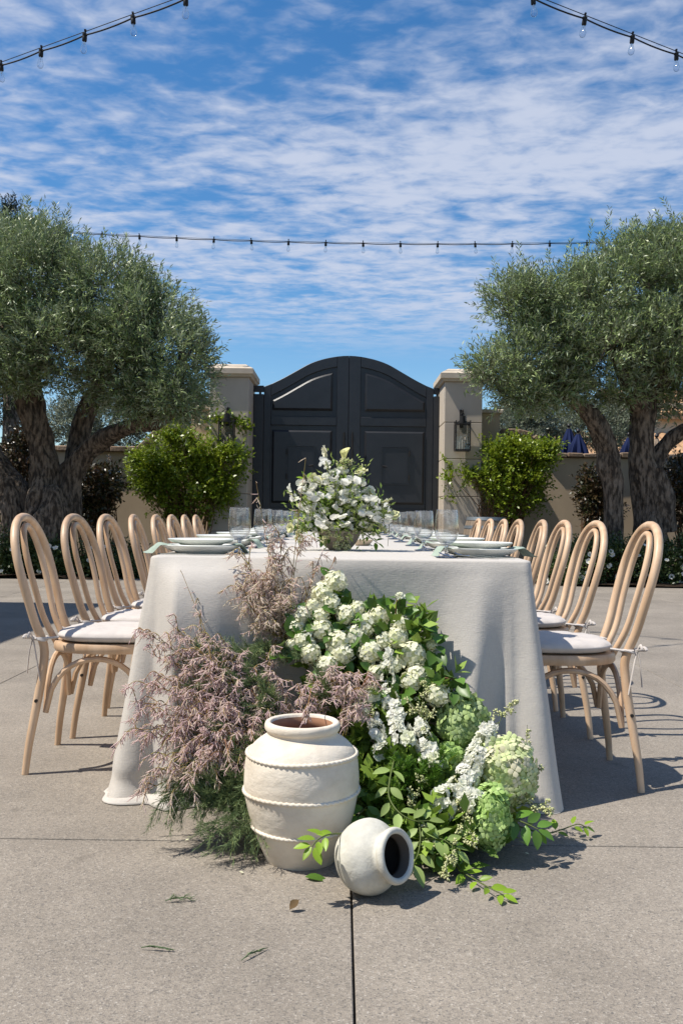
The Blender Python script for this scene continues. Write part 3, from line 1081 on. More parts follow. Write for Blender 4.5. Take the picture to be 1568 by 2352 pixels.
# ---- wine barrel by the right pillar
bx, by = P(1116, 1188, 13.9).x, 13.9
bar = thing('wine_barrel', 'weathered oak wine barrel with grey hoops standing right of the gate', 'barrel', (bx, by, 0)); bar['_w'] = 1
bh = .905


def brad(z):
    f = (z / bh - .5) * 2
    return .355 - .075 * f * f


for k in range(22):
    a0, a1 = 2 * PI * k / 22 + .006, 2 * PI * (k + 1) / 22 - .006
    V, Fc = [], []
    zs = np.linspace(0, bh, 9)
    for z in zs:
        for a in (a0, (a0 + a1) / 2, a1):
            V.append((bx + brad(z) * math.cos(a), by + brad(z) * math.sin(a), z))
        for a in (a0, a1):
            V.append((bx + (brad(z) - .025) * math.cos(a), by + (brad(z) - .025) * math.sin(a), z))
    for j in range(8):
        A, B = j * 5, j * 5 + 5
        Fc += [(A, A + 1, B + 1, B), (A + 1, A + 2, B + 2, B + 1), (A + 2, A + 4, B + 4, B + 2), (A + 3, A, B, B + 3), (A + 4, A + 3, B + 3, B + 4)]
    Fc += [(40, 41, 42, 44, 43), (0, 3, 4, 2, 1)]
    MB().add(V, Fc).build('stave', M_STAVE, bar)
for z0, z1 in ((0.003, .05), (.13, .175), (.27, .31), (.60, .64), (.735, .78), (.86, bh + .004)):
    MB().lathe([(brad(z0) + .001, z0), (brad(z0) + .006, z0), (brad(z1) + .006, z1), (brad(z1) + .001, z1)], 44, (bx, by, 0), closed=True).build('hoop', M_HOOP, bar)
MB().lathe([(0, bh - .02), (brad(bh) - .026, bh - .02), (brad(bh) - .026, bh - .045), (0, bh - .045)], 30, (bx, by, 0)).build('head', M_STAVE, bar)


# ---- unseen building added at left, eave placed to throw the broad shade on the paving
bd = thing('shade_building', 'tan stucco building with a flat eave along the left side of the courtyard', 'building', (-7.5, 2, 0)); bd['_w'] = 1
EH = 4.0
ex = -2.29 - EH * .50 / .86; ey = 9.25 - EH * .12 / .86
MB().box(-11, ex - .5, -7, ey - .4, 0, EH - .2).build('wall', M_CREAMWALL, bd, smooth=False)
MB().box(-11.3, ex, -7.4, ey, EH - .2, EH, .02).build('roof', M_TILE, bd, smooth=False)
for yy in (-3, 0.5, 4.0, 7.0):
    w = MB().box(ex - .52, ex - .47, yy - .55, yy + .55, .9, 2.4).build('window', M_GLASSPANE, bd, smooth=False)


# ================================================================== STRING LIGHTS
def bulb_meshes():
    s = MB()
    s.lathe([(0, .0), (.021, .0), (.022, -.012), (.018, -.02), (.020, -.028), (.0205, -.058), (.017, -.064), (0, -.064)], 14)
    s.tube([(0, 0, 0), (0, 0, .022)], .008, 6)
    s.box(-.008, .008, -.012, .012, .02, .034)
    b = MB()
    b.lathe([(.012, -.060), (.0135, -.072), (.019, -.092), (.0265, -.118), (.029, -.134), (.026, -.150), (.016, -.162), (0, -.166)], 18)
    f = MB()
    f.tube([(0, 0, -.064), (0, 0, -.085)], .006, 8)
    f.tube([(0, 0, -.085), (.004, 0, -.10), (-.004, 0, -.112)], .0016, 4)
    return s.mesh('socket'), b.mesh('bulb'), f.mesh('filament')


SOCK, BULB, FIL = bulb_meshes()
M_BULB = glass_material('bulb_glass', 0.85, (0.93, 0.95, 0.97))
SOCK.materials.append(M_RUBBER); BULB.materials.append(M_BULB); FIL.materials.append(M_STEEL)


def string_light(label, pts, bulbs, lift, droop):
    """pts: support wire; bulbs: points on it"""
    t = thing('string_light', label, 'string lights', pts[0], group='festoon lights strung over the courtyard'); t['_w'] = 1
    MB().tube(pts, .0035, 6).build('support_wire', M_RUBBER, t)
    path = []
    for a, b in zip(bulbs[:-1], bulbs[1:]):
        a, b = Vector(a), Vector(b)
        for k in range(6):
            f = k / 6
            path.append(a.lerp(b, f) + Vector((0, 0, -lift - droop * 4 * f * (1 - f))))
    path.append(Vector(bulbs[-1]) + Vector((0, 0, -lift)))
    MB().tube(path, .0068, 6).build('cable', M_RUBBER, t)
    r = random.Random(len(bulbs))
    for p in bulbs:
        mw = Matrix.Translation(Vector(p) - Vector(t.location) + Vector((0, 0, -lift + .012))) @ Matrix.Rotation(r.uniform(-.12, .12), 4, 'X') @ Matrix.Rotation(r.uniform(-.12, .12), 4, 'Y')
        s = place('socket', SOCK, t, mw)
        place('bulb', BULB, s); place('filament', FIL, s)
    return t


# far string across the back
A, B = P(64, 526, 15.0), P(1347, 556, 15.0)
fb = []
for k in range(-3, 20):
    f = k / 15
    p = A.lerp(B, f)
    p.z -= .10 * 4 * f * (1 - f)
    fb.append(p)
string_light('far string of bulbs crossing the sky level between the two olive trees', fb, fb, .012, .01)
# two near strings that rise over the table from the left and from the right
for lab, A_, B_, k0, k1 in (('near string of bulbs in the upper left corner of the sky', (-3.2075, 8.5887, 4.125), (.48917, -.36209, -.04122), -5, 13),
                            ('near string of bulbs in the upper right corner of the sky', (2.9906, 8.4309, 4.2289), (-.50483, -.34136, -.02684), -5, 13)):
    A_, B_ = Vector(A_) + Vector((0, 0, CAM_H + .045)), Vector(B_)
    bl = [A_ + B_ * k for k in range(k0, k1)]
    string_light(lab, bl, bl, .03, .012)


# ================================================================== TREES, SHRUBS
def leaf_cloud(lobes, n_tw, per, L, W, rng, up=.5, tw_len=.3, shell=.30, ang=.75, jit=.7, clump=1.4, keep=-.12, flat=0.0):
    """leaves on twigs spread over ellipsoid lobes -> V, F, tint"""
    C = np.array([l[0] for l in lobes], float); Rr = np.array([l[1] for l in lobes], float)
    wgt = (Rr[:, 0] * Rr[:, 2] + Rr[:, 0] * Rr[:, 1] + Rr[:, 1] * Rr[:, 2])
    wgt /= wgt.sum()
    pos, dirs = [], []
    have = 0
    while have < n_tw:
        k = rng.choice(len(lobes), size=n_tw, p=wgt)
        d = sphere_dirs(n_tw, rng)
        rr = 1 - np.abs(rng.normal(size=n_tw)) * shell
        rr = np.clip(rr, .15, 1.05)
        p = C[k] + d * Rr[k] * rr[:, None]
        ok = np.ones(n_tw, bool)
        for j in range(len(lobes)):
            q = np.linalg.norm((p - C[j]) / Rr[j], axis=1)
            ok &= ~((q < .55) & (k != j) & (rng.random(n_tw) < .75))
        nn = np.array([noise.noise(Vector(v) * clump) for v in p])
        ok &= (nn > keep) | (rng.random(n_tw) < .25)
        pos.append(p[ok]); dirs.append(d[ok]); have += ok.sum()
    p = np.concatenate(pos)[:n_tw]; d = np.concatenate(dirs)[:n_tw]
    td = unit(d + np.array([0, 0, up]) + rng.normal(size=(n_tw, 3)) * jit * .6)
    tl = tw_len * rng.uniform(.6, 1.35, n_tw)
    t = (np.arange(per) + .5) / per
    base = p[:, None] + td[:, None] * (tl[:, None] * (t[None] - .3))[..., None]
    n = n_tw * per
    base = base.reshape(-1, 3) + rng.normal(size=(n, 3)) * .008
    T = td.repeat(per, 0)
    side = unit(np.cross(T, sphere_dirs(n, rng)))
    D = unit(T * math.cos(ang) + side * math.sin(ang) + rng.normal(size=(n, 3)) * .18)
    Nn = unit(np.array([0, 0, 1.0]) * (1 + flat) + rng.normal(size=(n, 3)) * .75 + d.repeat(per, 0) * .6)
    sz = rng.uniform(.65, 1.2, n)
    size = np.stack([W * sz, L * sz, L * sz], 1)
    V, Fc = scatter(KITE_V, KITE_F, base, frames(D, Nn), size)
    tw = rng.random(n_tw)
    tint = np.clip(tw.repeat(per) * .7 + rng.random(n) * .3, 0, 1)
    return V, Fc, tint.repeat(len(KITE_V)), (p, td, tl)


def crown_part(name, parent, material, V, Fc, tint, kind='stuff'):
    me = mesh(name, V, Fc, smooth=True, angle=None, tint=tint, off=parent.location)
    o = place(name, me, parent, None, material)
    if kind:
        o['kind'] = kind
    return o


def gnarl(path, radii, seed, n=22, amp=.16, seg=10):
    """bark-ridged limb along a path"""
    pts = spline([(*p, r) for p, r in zip(path, radii)], seg)
    P3 = [Vector(p[:3]) for p in pts]
    V, Fc = tube(P3, [p[3] for p in pts], n)
    out = []
    m = len(P3)
    for i, v in enumerate(V):
        c = P3[min(i // n, m - 1)]
        d = v - c
        q = c * .6 + d
        k = 1 + 2.0 * amp * (1.1 * noise.noise(Vector((q.x * 3.2, q.y * 3.2, q.z * 1.5 + seed))) + .8 * noise.noise(Vector((d.x * 11 + seed, d.y * 11, c.z * 1.3))) + .45 * noise.noise(Vector((q.x * 14, q.y * 14, q.z * 7))))
        out.append(c + d * k)
    return out, Fc


def Lb(px, py, Y, rx, rz, ry):
    """ellipsoid lobe from picture-size radii at depth Y"""
    p = P(px, py, Y); s = Y / F_PX
    return (tuple(p), (rx * s, ry, rz * s))


def twig_shoots(rng, tips, L, W, per=30, ln=.42):
    """upright leafy shoots above a crown"""
    base, D, Nn = [], [], []
    for p in tips:
        dv = unit(np.array([rng.normal() * .25, rng.normal() * .25, 1.0]))
        l = ln * rng.uniform(.7, 1.3)
        for k in range(per):
            f = k / per
            a = k * 2.4 + rng.random()
            s = unit(np.cross(dv, np.array([math.cos(a), math.sin(a), .1])))
            base.append(np.array(p) + dv * l * f)
            D.append(dv * .75 + s * .7)
            Nn.append(sphere_dirs(1, rng)[0] + np.array([0, 0, .5]))
    n = len(base)
    sz = rng.uniform(.7, 1.15, n)
    return scatter(KITE_V, KITE_F, np.array(base), frames(np.array(D), np.array(Nn)), np.stack([W * sz, L * sz, L * sz], 1)) + (rng.random(n).repeat(4),)


def olive_tree(label, root, limbs, lobes, n_tw, seed, shoots=()):
    rng = np.random.default_rng(seed)
    t = thing('olive_tree', label, 'tree', root)
    for i, (path, radii, amp) in enumerate(limbs):
        V, Fc = gnarl(path, radii, seed * 3 + i * 7.7, amp=amp, seg=16 if i < 3 else 6, n=48 if i < 3 else 14)
        me = MB().add(V, Fc).mesh('trunk', True, 80, off=root)
        place('trunk' if amp >= .15 else 'branch', me, t, None, M_BARK)
    V, Fc, ti, (p, td, tl) = leaf_cloud(lobes, n_tw, 15, .086, .0185, rng, up=.45, tw_len=.36, shell=.28, clump=1.9, keep=.07)
    # extra leafy shoots wherever the crown is outermost
    ext = np.argsort(-(p[:, 2] + .35 * rng.random(len(p))))[:900]
    shoots = list(shoots) + [tuple(p[i]) for i in rng.choice(ext, 60, replace=False)]
    if len(shoots):
        V2, F2, t2 = twig_shoots(rng, shoots, .080, .0175)
        Fc = np.concatenate([Fc, F2 + len(V)]); V = np.concatenate([V, V2]); ti = np.concatenate([ti, t2])
    crown_part('crown', t, M_OLIVE, V, Fc, ti)
    sel = rng.choice(len(p), 900, replace=False)
    paths = [np.stack([p[i] - td[i] * .35, p[i], p[i] + td[i] * tl[i] * .6]) for i in sel]
    V, Fc = stems_np(paths, .006, .002)
    crown_part('twigs', t, M_BARK, V, Fc, None)
    return t


def PV(px, py, Y):
    return tuple(P(px, py, Y))


YL = 13.5
s_ = YL / F_PX
limbs = [
    ([PV(95, 1300, YL), PV(105, 1190, YL), PV(112, 1110, YL), PV(98, 1030, YL), PV(70, 950, YL - .1), PV(55, 880, YL - .15), PV(60, 800, YL)], [.44, .35, .27, .21, .205, .20, .14], .20),
    ([PV(140, 1190, YL + .1), PV(165, 1090, YL + .1), PV(215, 1025, YL), PV(290, 985, YL - .3), PV(360, 962, YL - .6), PV(395, 930, YL - .8), PV(410, 870, YL - .9)], [.25, .18, .13, .118, .122, .09, .05], .17),
    ([PV(60, 1250, YL), PV(40, 1150, YL), PV(0, 1085, YL), PV(-50, 1000, YL), PV(-110, 900, YL)], [.30, .25, .20, .17, .12], .18),
    ([PV(165, 1095, YL + .3), PV(182, 1020, YL + .4), PV(196, 950, YL + .4), PV(225, 890, YL + .3), PV(260, 800, YL + .2)], [.17, .15, .135, .12, .07], .13),
    ([PV(60, 850, YL), PV(120, 760, YL), PV(190, 700, YL)], [.16, .1, .05], .1),
    ([PV(55, 860, YL), PV(10, 760, YL + .3), PV(20, 660, YL + .5)], [.16, .1, .05], .1),
    ([PV(400, 910, YL - .8), PV(420, 820, YL - .7), PV(390, 740, YL - .5)], [.09, .06, .03], .1),
    ([PV(110, 1230, YL - .3), PV(125, 1180, YL - .35), PV(120, 1120, YL - .25)], [.3, .22, .1], .2),
]
lobes = [Lb(100, 680, YL + .2, 130, 150, 1.3), Lb(40, 610, YL + .5, 95, 90, 1.0), Lb(-40, 760, YL, 120, 120, 1.1), Lb(240, 700, YL, 120, 115, 1.15), Lb(350, 780, YL - .3, 110, 110, 1.05),
         Lb(160, 800, YL - .3, 130, 75, 1.05), Lb(400, 830, YL - .5, 84, 100, .8), Lb(280, 850, YL - .2, 100, 80, .9), Lb(330, 705, YL + .3, 80, 70, .8), Lb(415, 910, YL - .7, 60, 60, .5),
         Lb(200, 880, YL + .3, 60, 50, .5), Lb(20, 850, YL - .2, 90, 50, .8), Lb(330, 920, YL - .3, 60, 40, .5), Lb(-120, 850, YL, 100, 150, 1.0), Lb(105, 560, YL + .6, 60, 50, .5)]
lobes = [((c[0] * (c[1] - .55) / c[1], c[1] - .55, CAM_H + (c[2] - CAM_H) * (c[1] - .55) / c[1]), (r_[0] * (c[1] - .55) / c[1], r_[1] * .82, r_[2] * (c[1] - .55) / c[1])) for c, r_ in lobes]
rngs = np.random.default_rng(77)
shoots = [PV(196, 585, YL), PV(200, 560, YL), PV(310, 630, YL), PV(394, 690, YL), PV(100, 545, YL + .4), PV(60, 530, YL + .5), PV(250, 605, YL), PV(150, 570, YL), PV(300, 620, YL - .2), PV(440, 730, YL - .4), PV(35, 520, YL), PV(120, 520, YL), PV(230, 610, YL)]
olive_tree('spreading old olive tree with a forked trunk on the left of the courtyard', (P(95, 1300, YL).x, YL, 0), limbs, lobes, 9000, 21, shoots)

YR = 13.4
limbs = [
    ([PV(1412, 1290, YR), PV(1408, 1200, YR), PV(1406, 1120, YR), PV(1394, 1070, YR), PV(1388, 1030, YR), PV(1370, 980, YR - .1), PV(1335, 935, YR - .2), PV(1300, 900, YR - .3), PV(1255, 840, YR - .4)], [.16, .13, .125, .15, .135, .125, .11, .10, .05], .17),
    ([PV(1496, 1300, YR + .2), PV(1490, 1210, YR + .2), PV(1485, 1130, YR + .2), PV(1474, 1040, YR + .2), PV(1474, 950, YR + .2), PV(1482, 890, YR + .2), PV(1500, 830, YR + .2), PV(1540, 760, YR)], [.24, .21, .195, .175, .17, .18, .15, .09], .17),
    ([PV(1530, 1220, YR + .15), PV(1522, 1140, YR + .1), PV(1508, 1075, YR + .1)], [.14, .13, .08], .19),
    ([PV(1495, 1080, YR + .3), PV(1520, 1030, YR + .3), PV(1560, 995, YR + .2), PV(1630, 960, YR), PV(1680, 900, YR)], [.15, .125, .115, .1, .06], .13),
    ([PV(1470, 930, YR), PV(1440, 870, YR - .2), PV(1400, 800, YR - .3)], [.17, .12, .05], .1),
    ([PV(1520, 800, YR), PV(1500, 700, YR), PV(1470, 620, YR)], [.14, .08, .04], .1),
    ([PV(1490, 880, YR + .2), PV(1545, 850, YR), PV(1600, 800, YR)], [.2, .17, .1], .1),
]
lobes = [Lb(1330, 720, YR, 120, 100, 1.15), Lb(1240, 705, YR - .2, 96, 70, .85), Lb(1175, 700, YR - .4, 68, 54, .65), Lb(1440, 660, YR + .3, 115, 100, 1.2), Lb(1550, 660, YR + .2, 110, 120, 1.1),
         Lb(1250, 800, YR - .3, 110, 70, .95), Lb(1380, 820, YR - .4, 110, 75, .95), Lb(1195, 840, YR - .6, 76, 58, .65), Lb(1125, 850, YR - .7, 50, 30, .4), Lb(1500, 780, YR - .3, 110, 80, 1.0),
         Lb(1270, 880, YR - .5, 72, 48, .5), Lb(1160, 900, YR - .7, 46, 28, .36), Lb(1430, 890, YR - .2, 55, 45, .5), Lb(1600, 800, YR, 100, 110, 1.0), Lb(1540, 920, YR + .2, 45, 45, .4),
         Lb(1210, 900, YR - .6, 60, 50, .45), Lb(1330, 900, YR, 60, 40, .5), Lb(1640, 650, YR + .2, 90, 120, 1.0), Lb(1490, 590, YR + .4, 80, 40, .7)]
shoots = [PV(1425, 545, YR), PV(1350, 570, YR), PV(1530, 540, YR), PV(1560, 520, YR), PV(1220, 630, YR - .2), PV(1300, 600, YR), PV(1380, 565, YR), PV(1470, 540, YR), PV(1400, 560, YR), PV(1190, 635, YR - .2), PV(1140, 650, YR - .4), PV(1600, 540, YR), PV(1260, 620, YR)]
olive_tree('old olive tree with two leaning trunks on the right of the courtyard', (P(1450, 1300, YR).x, YR, 0), limbs, lobes, 9000, 22, shoots)


def simple_tree(name, label, px, pbase, Y, lobes, n_tw, seed, material, L, W, per=12, tr=.12, up=.5, group=None, kw=None):
    rng = np.random.default_rng(seed)
    root = (P(px, 1200, Y).x, Y, 0)
    t = thing(name, label, 'tree', root, group=group)
    top = np.mean([l[0] for l in lobes], 0)
    V, Fc = gnarl([(root[0], Y, 0), (root[0] + .1, Y, top[2] * .5), tuple(top)], [tr, tr * .8, tr * .3], seed, n=10, amp=.12, seg=5)
    place('trunk', MB().add(V, Fc).mesh('trunk', True, 80, off=root), t, None, M_BARK)
    V, Fc, ti, _ = leaf_cloud(lobes, n_tw, per, L, W, rng, up=up, tw_len=.34, **(kw or {}))
    crown_part('crown', t, material, V, Fc, ti)
    return t


FT = 'pale olive trees beyond the garden wall'
simple_tree('olive_tree', 'grey green olive tree beyond the wall, just right of the gate pillar', 1190, 0, 22.0, [Lb(1180, 985, 22, 70, 55, 1.0), Lb(1235, 990, 22.5, 55, 40, .8), Lb(1200, 940, 22.3, 60, 26, .8)], 1500, 31, M_FAROLIVE, .10, .026, group=FT)
simple_tree('olive_tree', 'grey green olive tree beyond the wall, seen between the two right trunks', 1400, 0, 23.0, [Lb(1390, 980, 23, 75, 55, 1.0), Lb(1440, 960, 23.5, 60, 50, .9), Lb(1330, 985, 23.5, 60, 45, .9)], 1700, 32, M_FAROLIVE, .10, .026, group=FT)
simple_tree('olive_tree', 'grey green olive tree beyond the wall, under the left tree crown', 250, 0, 21.0, [Lb(170, 985, 21, 60, 60, 1.0), Lb(260, 975, 21.5, 70, 55, 1.0), Lb(330, 955, 21.5, 70, 55, .9)], 1700, 33, M_FAROLIVE, .10, .026, group=FT)
simple_tree('olive_tree', 'grey green olive tree beyond the wall, left of the left gate pillar', 430, 0, 21.0, [Lb(420, 955, 21, 60, 50, .9), Lb(465, 965, 21, 30, 40, .5)], 900, 34, M_FAROLIVE, .10, .026, group=FT)
simple_tree('conifer_tree', 'dark conifer tip rising behind the left olive crown', 15, 0, 24.0, [Lb(20, 495, 24, 22, 32, .3), Lb(8, 560, 24, 40, 60, .6), Lb(55, 535, 24, 32, 22, .4), Lb(0, 680, 24, 70, 110, .9), Lb(-10, 850, 24, 90, 130, 1.0)], 1500, 35, M_CONIFER, .10, .03, per=16, up=.9, tr=.25)


def shrub(name, label, lobes, n_tw, per, L, W, seed, material, group=None, stems=14, kw=None, cat='shrub'):
    rng = np.random.default_rng(seed)
    c = np.mean([l[0] for l in lobes], 0)
    root = (float(c[0]), float(c[1]), 0.0)
    t = thing(name, label, cat, root, group=group)
    V, Fc, ti, (p, td, tl) = leaf_cloud(lobes, n_tw, per, L, W, rng, **(kw or {}))
    crown_part('foliage', t, material, V, Fc, ti)
    paths = []
    for i in rng.choice(len(p), min(stems * 6, len(p)), replace=False):
        b = np.array([root[0] + rng.normal() * .1, root[1] + rng.normal() * .06, .0])
        mid = (b + p[i]) / 2 + np.array([rng.normal() * .08, rng.normal() * .05, .12])
        paths.append(np.array(spline([b, mid, p[i]], 4)))
    V, Fc = stems_np(paths, .011, .003, 4)
    crown_part('stems', t, M_BSTEM, V, Fc, None, None)
    return t


kwS = dict(up=.35, tw_len=.24, shell=.48, clump=2.2, keep=-.02, flat=.6)
YS = 15.0
shrub('bright_shrub', 'bright lime green shrub left of the gate, in front of the left lantern', [Lb(405, 1050, YS, 80, 55, .45), Lb(352, 1095, YS, 52, 45, .4), Lb(465, 1048, YS, 62, 50, .4), Lb(440, 1115, YS - .05, 78, 60, .45), Lb(405, 1008, YS, 36, 22, .3), Lb(512, 1090, YS, 42, 40, .3), Lb(478, 1150, YS, 58, 42, .36), Lb(318, 1052, YS, 20, 14, .2), Lb(535, 1045, YS, 28, 12, .2), Lb(548, 1080, YS, 20, 14, .15), Lb(400, 1165, YS, 60, 40, .36)],
      2500, 12, .060, .033, 41, M_SHRUB, kw=kwS)
shrub('bright_shrub', 'bright lime green shrub right of the gate, behind the wine barrel', [Lb(1165, 1062, YS + .2, 58, 32, .38), Lb(1215, 1052, YS + .2, 58, 36, .38), Lb(1150, 1115, YS + .2, 52, 34, .38), Lb(1205, 1105, YS + .2, 52, 38, .38), Lb(1175, 1160, YS + .2, 55, 30, .36), Lb(1130, 1030, YS + .2, 32, 15, .22), Lb(1262, 1036, YS + .2, 30, 16, .25), Lb(1232, 1150, YS + .2, 26, 22, .25), Lb(1180, 1020, YS + .2, 24, 14, .2), Lb(1035, 1066, YS + .1, 12, 8, .1), Lb(1030, 1100, YS + .1, 12, 8, .1), Lb(1038, 1138, YS + .1, 14, 6, .1), Lb(1080, 1085, YS + .1, 24, 18, .15)],
      1900, 12, .058, .032, 42, M_SHRUB, kw=kwS)
kwD = dict(up=.2, tw_len=.22, shell=.33, clump=2.4, keep=-.1)
shrub('photinia_shrub', 'dark glossy shrub with reddish tips beside the left tree trunk', [Lb(220, 1120, 14.6, 48, 46, .4), Lb(248, 1098, 14.6, 32, 32, .3), Lb(205, 1165, 14.6, 40, 30, .36)], 700, 11, .07, .034, 43, M_PHOT, kw=kwD)
shrub('photinia_shrub', 'dark glossy shrub with reddish tips left of the right olive trunks', [Lb(1362, 1130, 14.6, 34, 34, .34), Lb(1378, 1170, 14.6, 40, 38, .38), Lb(1350, 1096, 14.7, 18, 14, .22)], 620, 11, .065, .032, 44, M_PHOT, kw=kwD)
shrub('photinia_shrub', 'dark glossy shrub at the right edge behind the olive trunks', [Lb(1555, 1110, 14.8, 55, 55, .5), Lb(1570, 1160, 14.8, 60, 50, .5), Lb(1640, 1120, 14.8, 60, 70, .5)], 900, 11, .07, .034, 45, M_PHOT, kw=kwD)
shrub('photinia_shrub', 'dark red tipped shrub at the left edge behind the olive trunk', [Lb(50, 1050, 14.9, 40, 50, .4), Lb(30, 1110, 14.9, 50, 60, .45), Lb(58, 1000, 14.9, 12, 30, .15)], 600, 11, .065, .032, 46, M_PHOT, kw=kwD)

# vine over the left pillar
rng = np.random.default_rng(48)
vt = thing('climbing_vine', 'thin climbing vine crossing the left gate pillar beside the lantern', 'vine', (P(520, 960, 15.2).x, 15.2, 2.4))
vp = [PV(470, 968, 15.2), PV(495, 962, 15.17), PV(520, 958, 15.17), PV(548, 966, 15.17), PV(566, 985, 15.18), PV(572, 975, 15.18)]
sp = np.array(spline(vp, 8))
V, Fc = stems_np([sp], .006, .004, 4)
crown_part('stem', vt, M_BSTEM, V, Fc, None, None)
n = 230
idx = rng.integers(0, len(sp), n)
pos = sp[idx] + rng.normal(size=(n, 3)) * np.array([.05, .02, .06])
V, Fc = scatter(KITE_V, KITE_F, pos, frames(sphere_dirs(n, rng), sphere_dirs(n, rng) + np.array([0, -1, .6])), np.stack([np.full(n, .05), np.full(n, .07), np.full(n, .07)], 1))
crown_part('foliage', vt, M_SHRUB, V, Fc, rng.random(n).repeat(4))

# rose bushes with white flowers along the front of the beds
rv, rf = flower(6, .045, .045, up=.55, nv=3, fold=.1, droop=-.1, peak=.65)
ROSE = mesh('rose', rv, rf, True, None, tint=np.zeros(len(rv))); ROSE.materials.append(M_WHITEPET)
rc = MB().lathe([(0, .012), (.008, .010), (.010, .004), (0, 0)], 8).mesh('rose_centre'); rc.materials.append(M_YELPET)
kwR = dict(up=.3, tw_len=.2, shell=.4, clump=3.2, keep=-.05)
bushes = [(1275, 1315, 12.8, 45, 36, 7, 'low rose bush with white flowers at the left end of the right bed'), (1345, 1290, 12.9, 55, 52, 9, 'rose bush with white flowers behind the gap between the two nearest right chairs'),
          (1425, 1290, 12.9, 55, 50, 8, 'rose bush with white flowers in front of the right olive trunks'), (1500, 1300, 12.9, 50, 48, 8, 'rose bush with white flowers right of the nearest right chair'), (1575, 1290, 12.9, 50, 55, 6, 'rose bush with white flowers at the right edge of the photo'),
          (20, 1275, 12.9, 55, 55, 6, 'rose bush with white flowers at the left edge of the photo'), (110, 1285, 12.9, 55, 50, 6, 'rose bush with white flowers seen through the nearest left chair'), (200, 1290, 12.9, 55, 42, 4, 'rose bush with white flowers seen through the second left chair'), (285, 1290, 13.1, 50, 40, 4, 'rose bush with white flowers beside the left end of the table')]
for i, (px, py, Y, rx, rz, nf, lab) in enumerate(bushes):
    lb = [Lb(px, py, Y, rx, rz, .34), Lb(px + rx * .5, py + 14, Y - .1, rx * .6, rz * .7, .3)]
    t = shrub('rose_bush', lab, lb, 720, 9, .042, .026, 60 + i, M_ROSELEAF, group='white rose bushes in the beds', stems=5, kw=kwR)
    r = np.random.default_rng(90 + i)
    for k in range(nf):
        a, b = r.uniform(-1, 1), r.uniform(-.8, .8)
        w = P(px + a * rx, py + b * rz, Y)
        w.y = Y - .32 * math.sqrt(max(0.05, 1 - .5 * a * a - .5 * b * b)) - .06
        mw = Matrix.Translation(w) @ Matrix.Rotation(r.uniform(.5, 1.5), 4, 'X') @ Matrix.Rotation(r.uniform(-.6, .6), 4, 'Y') @ Matrix.Scale(r.uniform(.8, 1.2), 4)
        ro = place('rose', ROSE, t, local(t, mw))
        place('rose_centre', rc, ro)
# ================================================================== TABLE
TX, TY0, TY1, TZ = 0.61, 2.95, 7.80, 0.762


